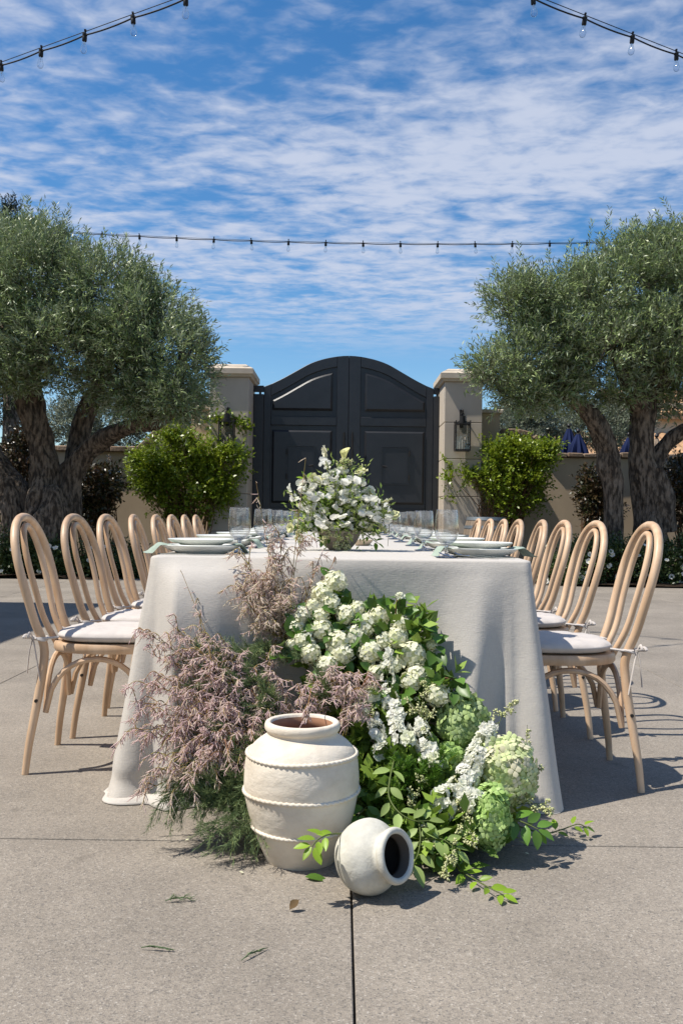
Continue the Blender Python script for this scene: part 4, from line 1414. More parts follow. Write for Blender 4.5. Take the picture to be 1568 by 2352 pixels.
def tablecloth():
    rc_ = 0.03
    pts = []          # (x, y, nx, ny, s) round the table edge, anticlockwise from the front left corner

    def edge(x0, y0, x1, y1, nx, ny, step):
        L = math.hypot(x1 - x0, y1 - y0)
        n = max(2, int(L / step))
        for k in range(n):
            f = k / n
            pts.append((x0 + (x1 - x0) * f, y0 + (y1 - y0) * f, nx, ny))

    def corner(cx, cy, a0, a1, n):
        for k in range(n):
            a = a0 + (a1 - a0) * k / n
            pts.append((cx + rc_ * math.cos(a), cy + rc_ * math.sin(a), math.cos(a), math.sin(a)))
    edge(-TX + rc_, TY0, TX - rc_, TY0, 0, -1, .012)
    corner(TX - rc_, TY0 + rc_, -PI / 2, 0, 14)
    edge(TX, TY0 + rc_, TX, TY1 - rc_, 1, 0, .03)
    corner(TX - rc_, TY1 - rc_, 0, PI / 2, 10)
    edge(TX - rc_, TY1, -TX + rc_, TY1, 0, 1, .03)
    corner(-TX + rc_, TY1 - rc_, PI / 2, PI, 10)
    edge(-TX, TY1 - rc_, -TX, TY0 + rc_, -1, 0, .03)
    corner(-TX + rc_, TY0 + rc_, PI, 1.5 * PI, 14)
    n = len(pts)

    def bump(x, c, w):
        return math.exp(-((x - c) / w) ** 2)
    rows = [('roll', a) for a in (0, .35, .8, 1.25)]
    NV = 44
    rows += [('fall', k / NV) for k in range(1, NV + 1)]
    rows += [('pool', k / 8) for k in range(1, 9)]
    # how far the front face stands out, left to right: a slack valley right of the middle,
    # a soft ridge near the right corner
    gx_ = np.linspace(-.75, .75, 301)
    ctrl = np.interp(gx_, [-.75, -.61, -.40, -.2, 0, .126, .24, .34, .42, .46, .51, .55, .61, .75],
                     [.135, .13, .11, .072, .024, .0, .018, .046, .130, .155, .085, .045, .085, .09])
    ker = np.exp(-np.linspace(-2, 2, 13) ** 2); ker /= ker.sum()
    ctrl = np.convolve(np.pad(ctrl, 6, 'edge'), ker, 'valid')
    R0 = .012
    V = []
    for kind, q in rows:
        for (x, y, nx, ny) in pts:
            front = max(0, -ny)
            left, right = max(0, -nx), max(0, nx)
            nearL = math.exp(-((x + TX) ** 2 + (y - TY0) ** 2) / .05)
            nearR = math.exp(-((x - TX) ** 2 + (y - TY0) ** 2) / .05)
            if kind == 'roll':
                o = -R0 + R0 * math.sin(q); z = TZ - R0 + R0 * math.cos(q)
                V.append((x + nx * o, y + ny * o, z)); continue
            v = q if kind == 'fall' else 1.0
            fl = .045 * left + .022 * right
            fl += nearL * (.085 * left + .015 * front) + nearR * (.040 * right + .05 * front)
            o = fl * v + .010 * v * math.sin(5 * math.atan2(ny, nx) + 1.0) * (nearL + nearR) * (1 if (front > .02 and (left > .02 or right > .02)) else 0)
            if front > .02:
                lw = min(1, max(0, (.126 - x) / .5))        # left part billows near the top and falls back below
                prof = lw * (v ** .5 * math.exp(-1.4 * v)) * 2.9 * max(0, min(1, (x + .60) / .09)) + (1 - lw) * v ** .85
                xs = x + .085 * v * max(0, min(1, (x - .05) / .25)) * (x < .53)
                o += float(np.interp(xs, gx_, ctrl)) * prof * front
                o += .010 * front * v * math.sin(x * 19 + 2.2 * v) * (x > -.3)
            if left > .05 or right > .05:
                f = .026 * math.sin(y * 10.3 + .8 * math.sin(y * 3.1)) + .014 * math.sin(y * 23 + 1)
                o += f * v ** .9 * max(left, right) * (1 - .6 * math.exp(-((y - TY0) / .3) ** 2))
            z = (TZ - R0 - .010) * (1 - v)
            o += noise.noise(Vector((x * 4, y * 4, z * 3))) * .010 * v
            # tuck just above the ground at the left front corner
            o += -.016 * nearL * bump(v, .93, .04) * (.3 + .7 * front)
            lf = max(bump(x, -.56, .15) * front, nearL * left * .25)
            if kind == 'fall':
                z += .004 * lf * v ** 10
            else:
                wav = .8 * bump(x, -.50, .07) + .6 * bump(x, -.36, .05) + .8 * noise.noise(Vector((x * 12, y * 12, 5)))
                o += lf * (.035 + .045 * max(0, wav)) * q
                z = .003 + lf * math.sin(PI * q ** .75) * .050 * max(0, wav - .1)
            V.append((x + nx * o, y + ny * o, max(z, .003)))
    Fc = []
    m = len(rows)
    for j in range(m - 1):
        for k in range(n):
            k2 = (k + 1) % n
            Fc.append((j * n + k, (j + 1) * n + k, (j + 1) * n + k2, j * n + k2))
    # flat top, gridded in strips so it stays cheap
    Fc.append(tuple(range(n)))
    me = mesh('tablecloth', V, Fc, True, 70)
    o = place('tablecloth', me, None, None, M_LINEN)
    md = o.modifiers.new('thickness', 'SOLIDIFY'); md.thickness = .0016; md.offset = -1
    return tag(o, 'pale linen tablecloth falling to the ground over the long dining table', 'tablecloth')


tablecloth()


# ------------------------------------------------------------------ bentwood chairs
def chair_proto():
    t = thing('bentwood_chair', '-', 'chair')
    lean = lambda z: .195 + max(0, z - .40) * .265 - (0 if z > .40 else 0)

    def hoop(hw0, hwm, zm, zt, zs, foot, w1=.5):
        pts = []
        if foot:
            for (x, w, z) in ((.242, .205, .0), (.232, .198, .10), (.214, .186, .22), (.198, .172, .34), (.196, .162, .43)):
                pts.append((x, w, z))
        else:
            pts.append((.185, hw0, zs))
        for z, w in ((.52, hw0 + (hwm - hw0) * .42), (.62, hw0 + (hwm - hw0) * .85)):
            pts.append((lean(z), w, z))
        n = 11
        left = [(p[0], -p[1], p[2]) for p in pts]
        arc = []
        for k in range(n + 1):
            a = -PI / 2 + PI * k / n
            s, c = math.sin(a), math.cos(a)
            z = zm + (zt - zm) * abs(c) ** .92
            w = hwm * math.copysign(abs(s) ** .95, s)
            arc.append((lean(z), w, z))
        return left + arc + pts[::-1]
    fp = spline(hoop(.160, .192, .70, .878, .4, True), 5)
    rr = []
    for p in fp:
        z = p[2]
        rr.append(.0118 + .0034 * min(1, z / .25) - .001 * max(0, z - .6))
    MB().tube(fp, rr, 12).build('back_hoop', M_WOOD, t)
    ip = spline(hoop(.050, .088, .70, .847, .43, False), 5)
    MB().tube([(p[0] - .002, p[1], p[2]) for p in ip], .0112, 10).build('inner_hoop', M_WOOD, t)
    # seat frame
    out = []
    for k in range(40):
        a = 2 * PI * k / 40
        c, s = math.cos(a), math.sin(a)
        x = -.01 + .205 * math.copysign(abs(c) ** .8, c)
        w = (.192 - .018 * (c + 1) / 2) * math.copysign(abs(s) ** .75, s)
        out.append((x, w))
    V, Fc = [], []
    rings = [(.90, .405), (.975, .407), (1.0, .415), (1.0, .432), (.975, .440), (.80, .441), (.78, .436)]
    for sc_, z in rings:
        V += [(x * sc_, w * sc_, z) for x, w in out]
    nn = 40
    for j in range(len(rings) - 1):
        for k in range(nn):
            Fc.append((j * nn + k, j * nn + (k + 1) % nn, (j + 1) * nn + (k + 1) % nn, (j + 1) * nn + k))
    Fc.append(tuple(range(nn))[::-1]); Fc.append(tuple((len(rings) - 1) * nn + k for k in range(nn)))
    MB().add(V, Fc).build('seat', M_WOOD, t)
    for s in (-1, 1):
        MB().tube(spline([(-.150, s * .150, .406), (-.158, s * .155, .30), (-.176, s * .168, .12), (-.196, s * .182, 0)], 4), [.018] * 5 + [.0165] * 4 + [.0145] * 4, 10).build('front_leg', M_WOOD, t)
    # arched braces under the seat
    def brace(a, b):
        a, b = Vector(a), Vector(b)
        pts = []
        for k in range(15):
            u = k / 14
            z = .205 + (.388 - .205) * math.sin(PI * u) ** .55
            h = .5 - .5 * math.cos(PI * u) if False else (0.04 * math.sin(2 * PI * u) * -1 + u)
            p = a.lerp(b, h); p.z = z
            pts.append(p)
        return pts
    for s in (-1, 1):
        MB().tube(brace((.185, s * .170, 0), (-.148, s * .140, 0)), .0125, 8, flat=.8).build('brace', M_WOOD, t)
    MB().tube(brace((.188, -.158, 0), (.188, .158, 0)), .0125, 8, flat=.8).build('brace', M_WOOD, t)
    MB().tube(brace((-.142, -.138, 0), (-.142, .138, 0)), .0125, 8, flat=.8).build('brace', M_WOOD, t)
    # bolt heads
    for s in (-1, 1):
        MB().tube([(.210, s * .183, .25), (.210, s * .2035, .25)], .006, 8).build('bolt', M_IRON, t)
    return t


def cushion_proto():
    t = thing('seat_cushion', '-', 'cushion')
    nn = 56
    out = []
    for k in range(nn):
        a = 2 * PI * k / nn
        c, s = math.cos(a), math.sin(a)
        x = -.02 + .195 * math.copysign(abs(c) ** .72, c)
        w = (.190 - .022 * (c + 1) / 2) * math.copysign(abs(s) ** .62, s)
        out.append((x, w))
    rings = [(.0, .4475), (.55, .4460), (.90, .4455), (.985, .452), (1.0, .459), (1.012, .462), (1.012, .466), (1.0, .469), (.985, .474), (.93, .480), (.80, .485), (.55, .488), (.3, .489), (.0, .4892)]
    V, Fc = [], []
    ids = []
    for sc_, z in rings:
        if sc_ == 0:
            ids.append([len(V)]); V.append((-.02, 0, z)); continue
        ids.append(list(range(len(V), len(V) + nn)))
        for k, (x, w) in enumerate(out):
            zz = z
            if .5 < sc_ < .99 and z > .47:
                zz += .004 * noise.noise(Vector((x * 16, w * 16, 2))) - .003 * (x > .1) * abs(math.sin(w * 50))
            V.append((-.02 + (x + .02) * sc_, w * sc_, zz))
    for a, b in zip(ids[:-1], ids[1:]):
        for k in range(nn):
            k2 = (k + 1) % nn
            if len(a) == 1: Fc.append((a[0], b[k2], b[k]))
            elif len(b) == 1: Fc.append((a[k], a[k2], b[0]))
            else: Fc.append((a[k], a[k2], b[k2], b[k]))
    MB().add(V, Fc).build('pad', M_CUSH, t, True, 60)
    for s in (-1, 1):
        m = MB()
        cx, cw, cz = .208, s * .161, .462
        ring = [(cx + .0235 * math.cos(a), cw + .0235 * math.sin(a), cz - .004 + .004 * math.sin(a * 2)) for a in np.linspace(0, 2 * PI, 18)[:-1]]
        m.tube(ring, .005, 6, closed=True)
        m.tube([(.150, s * .150, .463), (.185, s * .175, .461), (cx + .01, cw + s * .024, cz)], .0045, 6)
        kx, kw = cx + .022, cw + s * .014
        m.lathe([(0, -.009), (.009, -.004), (.009, .005), (0, .009)], 8, (kx, kw, cz))
        for dx_, dz_, ln in ((.018, .014, 1), (.006, .020, 1)):
            lp_ = spline([(kx, kw, cz), (kx + dx_, kw + s * .018, cz + dz_), (kx + dx_ * 1.25, kw + s * .03, cz + dz_ * .3), (kx, kw, cz)], 5)
            m.tube(lp_, .0048, 6, flat=.45)
        for q, (ax, ay, az) in enumerate(((.016, .012, .120), (-.030, .018, .145))):
            m.tube(spline([(kx, kw, cz), (kx + ax * .5, kw + s * ay, cz - az * .35), (kx + ax, kw + s * ay * .8, cz - az)], 6), .0052, 6, flat=.35)
        m.build('tie', M_CUSH, t)
    return t


PC, PCU = chair_proto(), cushion_proto()
#            Y centre, foot X, twist (degrees)
left_row = [(3.385, 1.075, 2), (3.88, 1.045, -3), (4.46, 1.055, -2), (5.12, 1.065, 3), (5.70, 1.06, 0), (6.19, 1.055, -1), (6.74, 1.06, 1), (7.26, 1.06, 0)]
right_row = [(3.27, 1.005, -2), (3.985, 1.02, 2), (4.53, 1.01, 0), (5.08, 1.02, -2), (5.79, 1.03, 1), (6.33, 1.03, 0), (6.90, 1.03, 1), (7.50, 1.03, 0)]
firstc = True
for side, row in ((-1, left_row), (1, right_row)):
    sn = 'left' if side < 0 else 'right'
    for i, (yc, xf, tw) in enumerate(row):
        loc = (side * (xf - .242), yc, 0)
        rz = (PI if side < 0 else 0) + rad(tw)
        if firstc:
            c, k = PC, PCU; firstc = False
        else:
            c, k = copy_tree(PC), copy_tree(PCU)
        for o in (c, k):
            o.location = loc; o.rotation_euler = (0, 0, rz)
        if i == 0:
            lab = f'pale bentwood hoop back chair nearest the camera on the {sn} side of the table'
            lk = f'cream tie-on cushion on the {sn} chair nearest the camera'
        elif i == 7:
            lab = f'pale bentwood hoop back chair farthest from the camera on the {sn} side of the table'
            lk = f'cream tie-on cushion on the {sn} chair farthest from the camera'
        else:
            lab = f'pale bentwood hoop back chair, {ORD[i]} from the camera on the {sn} side of the table'
            lk = f'cream tie-on cushion on the {ORD[i]} chair from the camera, {sn} row'
        tag(c, lab, 'chair', 'bentwood chairs along the table')
        tag(k, lk, 'cushion', 'cream cushions on the bentwood chairs')

# ------------------------------------------------------------------ place settings
def lathe_me(name, prof, n, m_, closed=False):
    me = MB().lathe(prof, n, closed=closed).mesh(name, True, 50)
    me.materials.append(m_)
    return me


PLATE_A = lathe_me('dinner_plate', [(0, .004), (.075, .004), (.078, .0), (.086, .0), (.089, .004), (.115, .012), (.131, .024), (.1335, .0275), (.132, .029), (.128, .027), (.112, .016), (.085, .0085), (0, .008)], 56, M_PLATE)
PLATE_B = lathe_me('salad_plate', [(0, .003), (.062, .003), (.065, .0), (.072, .0), (.075, .003), (.100, .009), (.113, .017), (.1145, .0195), (.113, .021), (.109, .019), (.095, .012), (.070, .007), (0, .0065)], 56, M_PLATE)
GLASS_BODY = [(.0, .0), (.036, .0), (.0375, .0015), (.034, .0035), (.014, .0065), (.0065, .012), (.0055, .022), (.0065, .034), (.010, .041), (.020, .047), (.033, .060), (.0395, .078), (.0405, .095), (.0385, .125), (.0355, .158), (.0349, .1585), (.0343, .158), (.0373, .125), (.0393, .095), (.0383, .079), (.0318, .062), (.019, .0505), (.008, .0475), (0, .047)]
k_ = 9
BOWL_ME = lathe_me('glass_bowl', [(0, .0415), (.0095, .0415)] + GLASS_BODY[k_:-1] + [(0, .0472)], 44, M_GLASS)
STEM_ME = lathe_me('glass_stem', [(.0, .0), (.036, .0), (.0375, .0015), (.034, .0035), (.014, .0065), (.0062, .012), (.0052, .022), (.0062, .034), (.0088, .041), (0, .0412)], 32, M_STEMGLASS)


def napkin_mesh(seed):
    r = np.random.default_rng(seed)
    V, Fc = [], []
    path = [(-.160, -.004), (-.150, .012), (-.138, .028), (-.125, .0315), (-.10, .026), (-.06, .0225), (0, .0215), (.06, .0225), (.10, .026), (.128, .0315), (.142, .030), (.158, .016), (.172, .002), (.186, -.0035)]
    path = spline(path, 3)
    nw = 9
    for i, (x, z) in enumerate(path):
        f = i / (len(path) - 1)
        for k in range(nw):
            y = (k / (nw - 1) - .5) * (.115 + .02 * math.sin(f * 5 + seed))
            edge = min(1, max(0, (abs(x) - .11) / .05))
            V.append((x + .008 * math.sin(k * 1.3 + seed) * edge, y * (1 - .25 * edge), max(z + .003 * math.sin(k * 2.1 + f * 7 + seed) * (1 + edge), .0012)))
    for i in range(len(path) - 1):
        for k in range(nw - 1):
            a = i * nw + k
            Fc.append((a, a + 1, a + nw + 1, a + nw))
    return mesh('napkin', V, np.array(Fc), True, None)


def fork_mesh():
    m = MB()
    path = spline([(-.095, 0, .004), (-.07, 0, .0035), (-.02, 0, .006), (.03, 0, .0105), (.05, 0, .009)], 4)
    V, Fc = [], []
    ws = np.interp(np.linspace(0, 1, len(path)), [0, .2, .6, .8, 1], [.0075, .006, .0025, .004, .011])
    for p, w in zip(path, ws):
        V += [(p[0], -w, p[2]), (p[0], w, p[2]), (p[0], w, p[2] - .0022), (p[0], -w, p[2] - .0022)]
    for i in range(len(path) - 1):
        for k in range(4):
            Fc.append((i * 4 + k, i * 4 + (k + 1) % 4, (i + 1) * 4 + (k + 1) % 4, (i + 1) * 4 + k))
    Fc += [(3, 2, 1, 0), tuple(len(V) - 4 + k for k in range(4))]
    m.add(V, Fc)
    for k in range(4):
        y = -.0095 + k * .00633
        m.tube(spline([(.048, y, .0078), (.065, y, .007), (.085, y, .011), (.098, y, .0165)], 3), .0014, 5)
    return m.mesh('fork')


def knife_mesh():
    m = MB()
    V, Fc = [], []
    prof = [(-.11, .006), (-.10, .008), (-.02, .0065), (-.01, .006), (.0, .0095), (.07, .0105), (.10, .008), (.115, .002)]
    for x, w in prof:
        th = .0022 if x > -.015 else .0032
        V += [(x, -w, 0.0006), (x, w, 0.0006), (x, w, .0006 + th), (x, -w, .0006 + th)]
    for i in range(len(prof) - 1):
        for k in range(4):
            Fc.append((i * 4 + k, i * 4 + (k + 1) % 4, (i + 1) * 4 + (k + 1) % 4, (i + 1) * 4 + k))
    Fc += [(3, 2, 1, 0), tuple(len(V) - 4 + k for k in range(4))]
    return m.add(V, Fc).mesh('knife', False)


NAPS = [napkin_mesh(1), napkin_mesh(2)]
for q in NAPS: q.materials.append(M_NAPKIN)
FORK, KNIFE = fork_mesh(), knife_mesh()
FORK.materials.append(M_STEEL); KNIFE.materials.append(M_STEEL)
TT = TZ + .0012
rs_ = random.Random(8)
for side in (-1, 1):
    sn = 'left' if side < 0 else 'right'
    for i in range(8):
        ps = f'at the {ORD[i]} place on the {sn} from the camera' if i else f'at the {sn} place nearest the camera'
        y = (3.20 if side < 0 else 3.235) + .605 * i + rs_.uniform(-.012, .012)
        x = side * .480
        rot = Matrix.Rotation((PI if side < 0 else 0), 4, 'Z')
        B0 = Matrix.Translation((x, y, TT))
        o = place('dinner_plate', PLATE_A, None, B0); tag(o, 'off white stoneware dinner plate ' + ps, 'plate', 'dinner plates on the table')
        o = place('napkin', NAPS[i % 2], None, Matrix.Translation((x, y - .02, TT)) @ rot @ Matrix.Rotation(rs_.uniform(-.2, .2), 4, 'Z')); tag(o, 'sage green napkin between the plates ' + ps, 'napkin', 'sage napkins on the table')
        o = place('salad_plate', PLATE_B, None, Matrix.Translation((x, y, TT + .0285))); tag(o, 'small plate on the napkin ' + ps, 'plate', 'salad plates on the table')
        gy = 3.075 + .605 * i if side > 0 else 3.30 + .60 * i
        gx = side * (.352 - .03 * min(1, i)) + rs_.uniform(-.012, .012)
        o = thing('water_glass', 'clear stemmed water glass ' + ps, 'glass', (gx, gy, TT + .0004), group='stemmed glasses on the table')
        place('bowl', BOWL_ME, o); place('stem', STEM_ME, o)
        if i < 3:
            ysg = -1 if side > 0 else 1            # forks lie to the diner's left
            for q in range(2):
                fx = x - side * (.035 + .055 * q)
                mw = Matrix.Translation((fx + side * .03, y + ysg * (.150 + .024 * q), TT)) @ Matrix.Rotation((PI if side > 0 else 0) + side * rad(8 + 6 * q) * -1, 4, 'Z')
                o = place('fork', FORK, None, mw)
                tag(o, ('inner' if q == 0 else 'outer') + ' steel fork ' + ps, 'fork', 'forks on the table')
            mw = Matrix.Translation((x + side * .01, y - ysg * .150, TT)) @ Matrix.Rotation((PI if side > 0 else 0), 4, 'Z')
            o = place('knife', KNIFE, None, mw); tag(o, 'steel table knife ' + ps, 'knife', 'knives on the table')
o = place('side_dish', lathe_me('side_dish', [(0, .0), (.030, .0), (.045, .018), (.05, .026), (.047, .026), (.042, .018), (.028, .006), (0, .006)], 36, M_DISH), None, Matrix.Translation((P(832, 1250, 4.25).x, 4.25, TT)))
tag(o, 'small beige dish behind the stone flower bowl on the table', 'dish')

# ================================================================== JARS
def big_jar():
    c = G(692, 2000); c.y += .088
    c = Vector((P(691, 1900, 2.43).x, 2.435, 0))
    t = thing('terracotta_jar', 'tall whitewashed terracotta jar with rope bands standing before the table', 'jar', c)
    prof = [(0, .004), (.086, .004), (.090, 0), (.093, .004), (.110, .045), (.126, .085), (.140, .13), (.148, .175), (.1505, .205), (.1495, .235), (.146, .262), (.137, .286), (.120, .305), (.103, .317), (.0935, .324), (.0915, .330), (.093, .334), (.0965, .337), (.0985, .343), (.0985, .350), (.0955, .3565), (.090, .359), (.0835, .3575), (.080, .351)]
    outer = [(p[0], p[1]) for p in spline(prof[2:], 3)]
    m = MB().lathe([(0, .004)] + outer, 96)
    m.v = [tuple(Vector(v) + Vector((v[0], v[1], 0)) * .012 * noise.noise(Vector((v[0] * 8, v[1] * 8, v[2] * 14)))) for v in m.v]
    body = m.build('body', M_JAR, t, True, 60, off=(0, 0, 0))
    inn = [(.080, .351), (.079, .335), (.088, .315), (.12, .29), (.136, .25), (.138, .2), (.12, .1), (.08, .02), (0, .016)]
    MB().lathe([(p[0], p[1]) for p in spline(inn, 3)], 64).build('inside', M_JARIN, t, True, 60, off=(0, 0, 0))
    for z, R in ((.277, .1425), (.182, .1492), (.090, .1275)):
        V, Fc = [], []
        n, k_ = 330, 8
        for i in range(n):
            th = 2 * PI * i / n
            for k in range(k_):
                ph = 2 * PI * k / k_
                r0 = .0052 * (1 + .30 * math.cos(2 * ph + 62 * th))
                wob = .0012 * math.sin(th * 3 + z * 40)
                V.append(((R + r0 * math.cos(ph)) * math.cos(th), (R + r0 * math.cos(ph)) * math.sin(th), z + wob + r0 * math.sin(ph)))
        for i in range(n):
            for k in range(k_):
                Fc.append((i * k_ + k, i * k_ + (k + 1) % k_, ((i + 1) % n) * k_ + (k + 1) % k_, ((i + 1) % n) * k_ + k))
        MB().add(V, Fc).build('rope_band', M_JAR, t, True, None, off=(0, 0, 0))
    return t


big_jar()


def small_jar():
    ax = Vector((.74, -.62, .26)).normalized()
    c = Vector((P(846, 1968, 2.215).x, 2.215, .0855))
    t = thing('small_jar', 'small chalky grey jar lying on its side with its dark mouth to the right', 'jar', (c.x, c.y, 0))
    Mq = ax.to_track_quat('Z', 'Y').to_matrix()
    prof = [(0, -.070), (.034, -.067), (.060, -.055), (.080, -.028), (.0875, .0), (.084, .022), (.073, .042), (.061, .054), (.0545, .060), (.0535, .066), (.057, .071), (.062, .076), (.064, .082), (.062, .089), (.057, .092), (.051, .0905), (.0485, .086)]
    m = MB().lathe([(p[0], p[1]) for p in spline(prof, 3)], 72, (0, 0, c.z), Mq)
    m.v = [tuple(Vector(v) + (Vector(v) - Vector((0, 0, c.z))) * .020 * noise.noise(Vector(v) * 22)) for v in m.v]
    m.build('body', M_POT, t, True, 60, off=(0, 0, 0))
    inn = [(.0485, .086), (.044, .072), (.0435, .06), (.06, .04), (.07, .01), (.06, -.04), (0, -.055)]
    MB().lathe([(p[0], p[1]) for p in spline(inn, 3)], 48, (0, 0, c.z), Mq).build('inside', M_DARKIN, t, True, 60, off=(0, 0, 0))


small_jar()
# ================================================================== FLOWERS
DEP = ([1300, 1340, 1450, 1550, 1650, 1750, 1850, 1950, 2020, 2080], [2.89, 2.86, 2.80, 2.72, 2.64, 2.57, 2.48, 2.36, 2.26, 2.18])


def YD(py):
    return float(np.interp(py, DEP[0], DEP[1]))


def PF(px, py, dy=0.0):
    return P(px, py, YD(py) + dy)


FL4V, FL4F = flower(4, .5, .50, up=.18, nv=3, fold=.02, droop=.10, peak=.62, r0=.06)
FL5V, FL5F = flower(5, .5, .40, up=.55, nv=3, fold=.08, droop=.30, peak=.6, r0=.06, layers=2)
RUFV, RUFF = flower(6, .5, .52, up=.30, nv=4, fold=.06, droop=.12, peak=.65, ruff=.10, wav=7, layers=2, r0=.05)
PEAV, PEAF = None, None


def pea_shape():
    parts = []
    a, f = leaf_grid(.62, .95, 5, .05, -.10, .62, ruff=.12, wav=8)
    parts.append((a @ np.array(Matrix.Rotation(rad(62), 3, 'X')).T, f))
    for s in (-1, 1):
        a, f = leaf_grid(.48, .46, 4, .10, .10, .6, ruff=.10, wav=7)
        M3 = np.array(Matrix.Rotation(s * rad(52), 3, 'Z') @ Matrix.Rotation(rad(28), 3, 'X'))
        parts.append((a @ M3.T, f))
    a, f = leaf_grid(.36, .26, 3, .22, -.15, .55)
    parts.append((a @ np.array(Matrix.Rotation(rad(15), 3, 'X')).T, f))
    return join(parts)


PEAV, PEAF = pea_shape()


def head_mesh(name, base, dirs, R, fsz, rng, tintf=None, squash=(1, 1, 1), jit=.25, shells=1.0):
    n = len(dirs)
    rr = R * rng.uniform(.86 * shells, 1.04, n)
    pos = dirs * rr[:, None] * np.array(squash)
    up = unit(dirs / np.array(squash) + rng.normal(size=(n, 3)) * jit)
    side = unit(np.cross(up, sphere_dirs(n, rng)))
    V, Fc = scatter(base[0], base[1], pos, frames(side, up), fsz * rng.uniform(.8, 1.2, n))
    ti = (rng.random(n) if tintf is None else tintf(dirs, rng)).repeat(len(base[0]))
    return mesh(name, V, Fc, True, None, tint=ti)


def fib(n, rng, jit=.25):
    i = np.arange(n) + .5
    ph = np.arccos(1 - 2 * i / n); th = PI * (1 + 5 ** .5) * i
    d = np.stack([np.cos(th) * np.sin(ph), np.sin(th) * np.sin(ph), np.cos(ph)], 1)
    return unit(d + rng.normal(size=(n, 3)) * jit * (3 / math.sqrt(n)) * .5)


LEAFV = mesh('leaf', *leaf_grid(1, .66, 6, .16, .18, .42, ruff=.03, wav=16), True, None); LEAFV.materials.append(M_VLEAF)
LEAFN = mesh('leaf', *leaf_grid(1, .46, 5, .14, .16, .42), True, None); LEAFN.materials.append(M_VINE)
LEAFL = mesh('leaf', *leaf_grid(1, .48, 5, .16, .10, .40), True, None); LEAFL.materials.append(M_LIMELEAF)
LEAFD = mesh('leaf', *leaf_grid(1, .55, 5, .12, .22, .42), True, None); LEAFD.materials.append(M_VLEAF)


def leaf_at(me, root, pos, d, nrm, size):
    R = frames(np.array([d], float), np.array([nrm], float))[0]
    mw = Matrix.Translation(Vector(pos)) @ Matrix([list(R[0]), list(R[1]), list(R[2])]).to_4x4() @ Matrix.Scale(size, 4)
    return place('leaf', me, root, local(root, mw))


VIEW = np.array([0, -.85, .5])
CORE = PF(930, 1700, .16)

# ---- dark foliage massed inside the floor arrangement
rng = np.random.default_rng(101)
lob = [Lb(830, 1470, 2.88, 110, 80, .06), Lb(905, 1510, 2.86, 90, 110, .07), Lb(960, 1650, 2.76, 100, 120, .09), Lb(1060, 1800, 2.66, 110, 90, .1), Lb(960, 1840, 2.56, 110, 90, .1),
       Lb(1090, 1890, 2.56, 90, 60, .09), Lb(870, 1700, 2.74, 80, 130, .09), Lb(800, 1590, 2.82, 80, 80, .06), Lb(1000, 1940, 2.42, 90, 40, .07), Lb(860, 1860, 2.60, 60, 90, .08)]
V, Fc, ti, _ = leaf_cloud(lob, 620, 8, .050, .030, rng, up=.3, tw_len=.09, shell=.35, clump=8, keep=-.3)
z_ok = V.reshape(-1, 4, 3)[:, :, 2].min(1) > .004
V = V.reshape(-1, 4, 3)[z_ok].reshape(-1, 3); ti = ti.reshape(-1, 4)[z_ok].reshape(-1)
Fc = np.arange(len(V)).reshape(-1, 4)
fo = place('arrangement_foliage', mesh('arrangement_foliage', V, Fc, True, None, tint=ti), None, None, mat('deep_green_leaf', (0.065, 0.135, 0.02), .45, .35, tint=(0.28, 0.40, 0.06), trans=.15))
tag(fo, 'dark green leaves massed under the white flowers on the paving', 'foliage', None, 'stuff')


# ---- snowball viburnum heads
GV = 'cream snowball blossoms on the cloth front'


def stem_part(root, pts, r0, r1, material, name='stem', n=5):
    V, Fc = stems_np([np.array(spline([tuple(p) for p in pts], 5))], r0, r1, n)
    return place(name, mesh(name, V, Fc, True, None, off=root.location), root, None, material)


vib = [(770, 1336, 26), (744, 1362, 28), (756, 1386, 25), (692, 1416, 24), (680, 1440, 22), (738, 1448, 28), (697, 1472, 26), (820, 1400, 20), (795, 1414, 24), (870, 1416, 27), (836, 1440, 29), (815, 1464, 28),
       (777, 1478, 30), (786, 1503, 26), (850, 1500, 30), (920, 1434, 26), (912, 1466, 27), (945, 1506, 33), (958, 1550, 26), (712, 1500, 24), (752, 1532, 26), (990, 1482, 14), (1004, 1596, 30), (943, 1565, 26),
       (826, 1636, 24), (850, 1600, 24), (880, 1472, 22), (735, 1416, 22), (900, 1530, 22), (672, 1480, 16), (862, 1545, 20), (720, 1395, 20)]
VM = []
for k in range(5):
    r = np.random.default_rng(200 + k)
    VM.append(head_mesh('florets', (FL4V, FL4F), fib(64, r), 1.0, .50, r, tintf=lambda d, g: np.clip(.1 + .5 * g.random(len(d)) ** 2, 0, 1)))
    VM[-1].materials.append(M_CREAMPET)
rp = random.Random(5)
SNOWCORE = MB().lathe([(math.sin(a), -math.cos(a)) for a in np.linspace(0, PI, 9)], 14).mesh('core'); SNOWCORE.materials.append(mat('pale_green_core', (0.60, 0.62, 0.36), .8, .1))
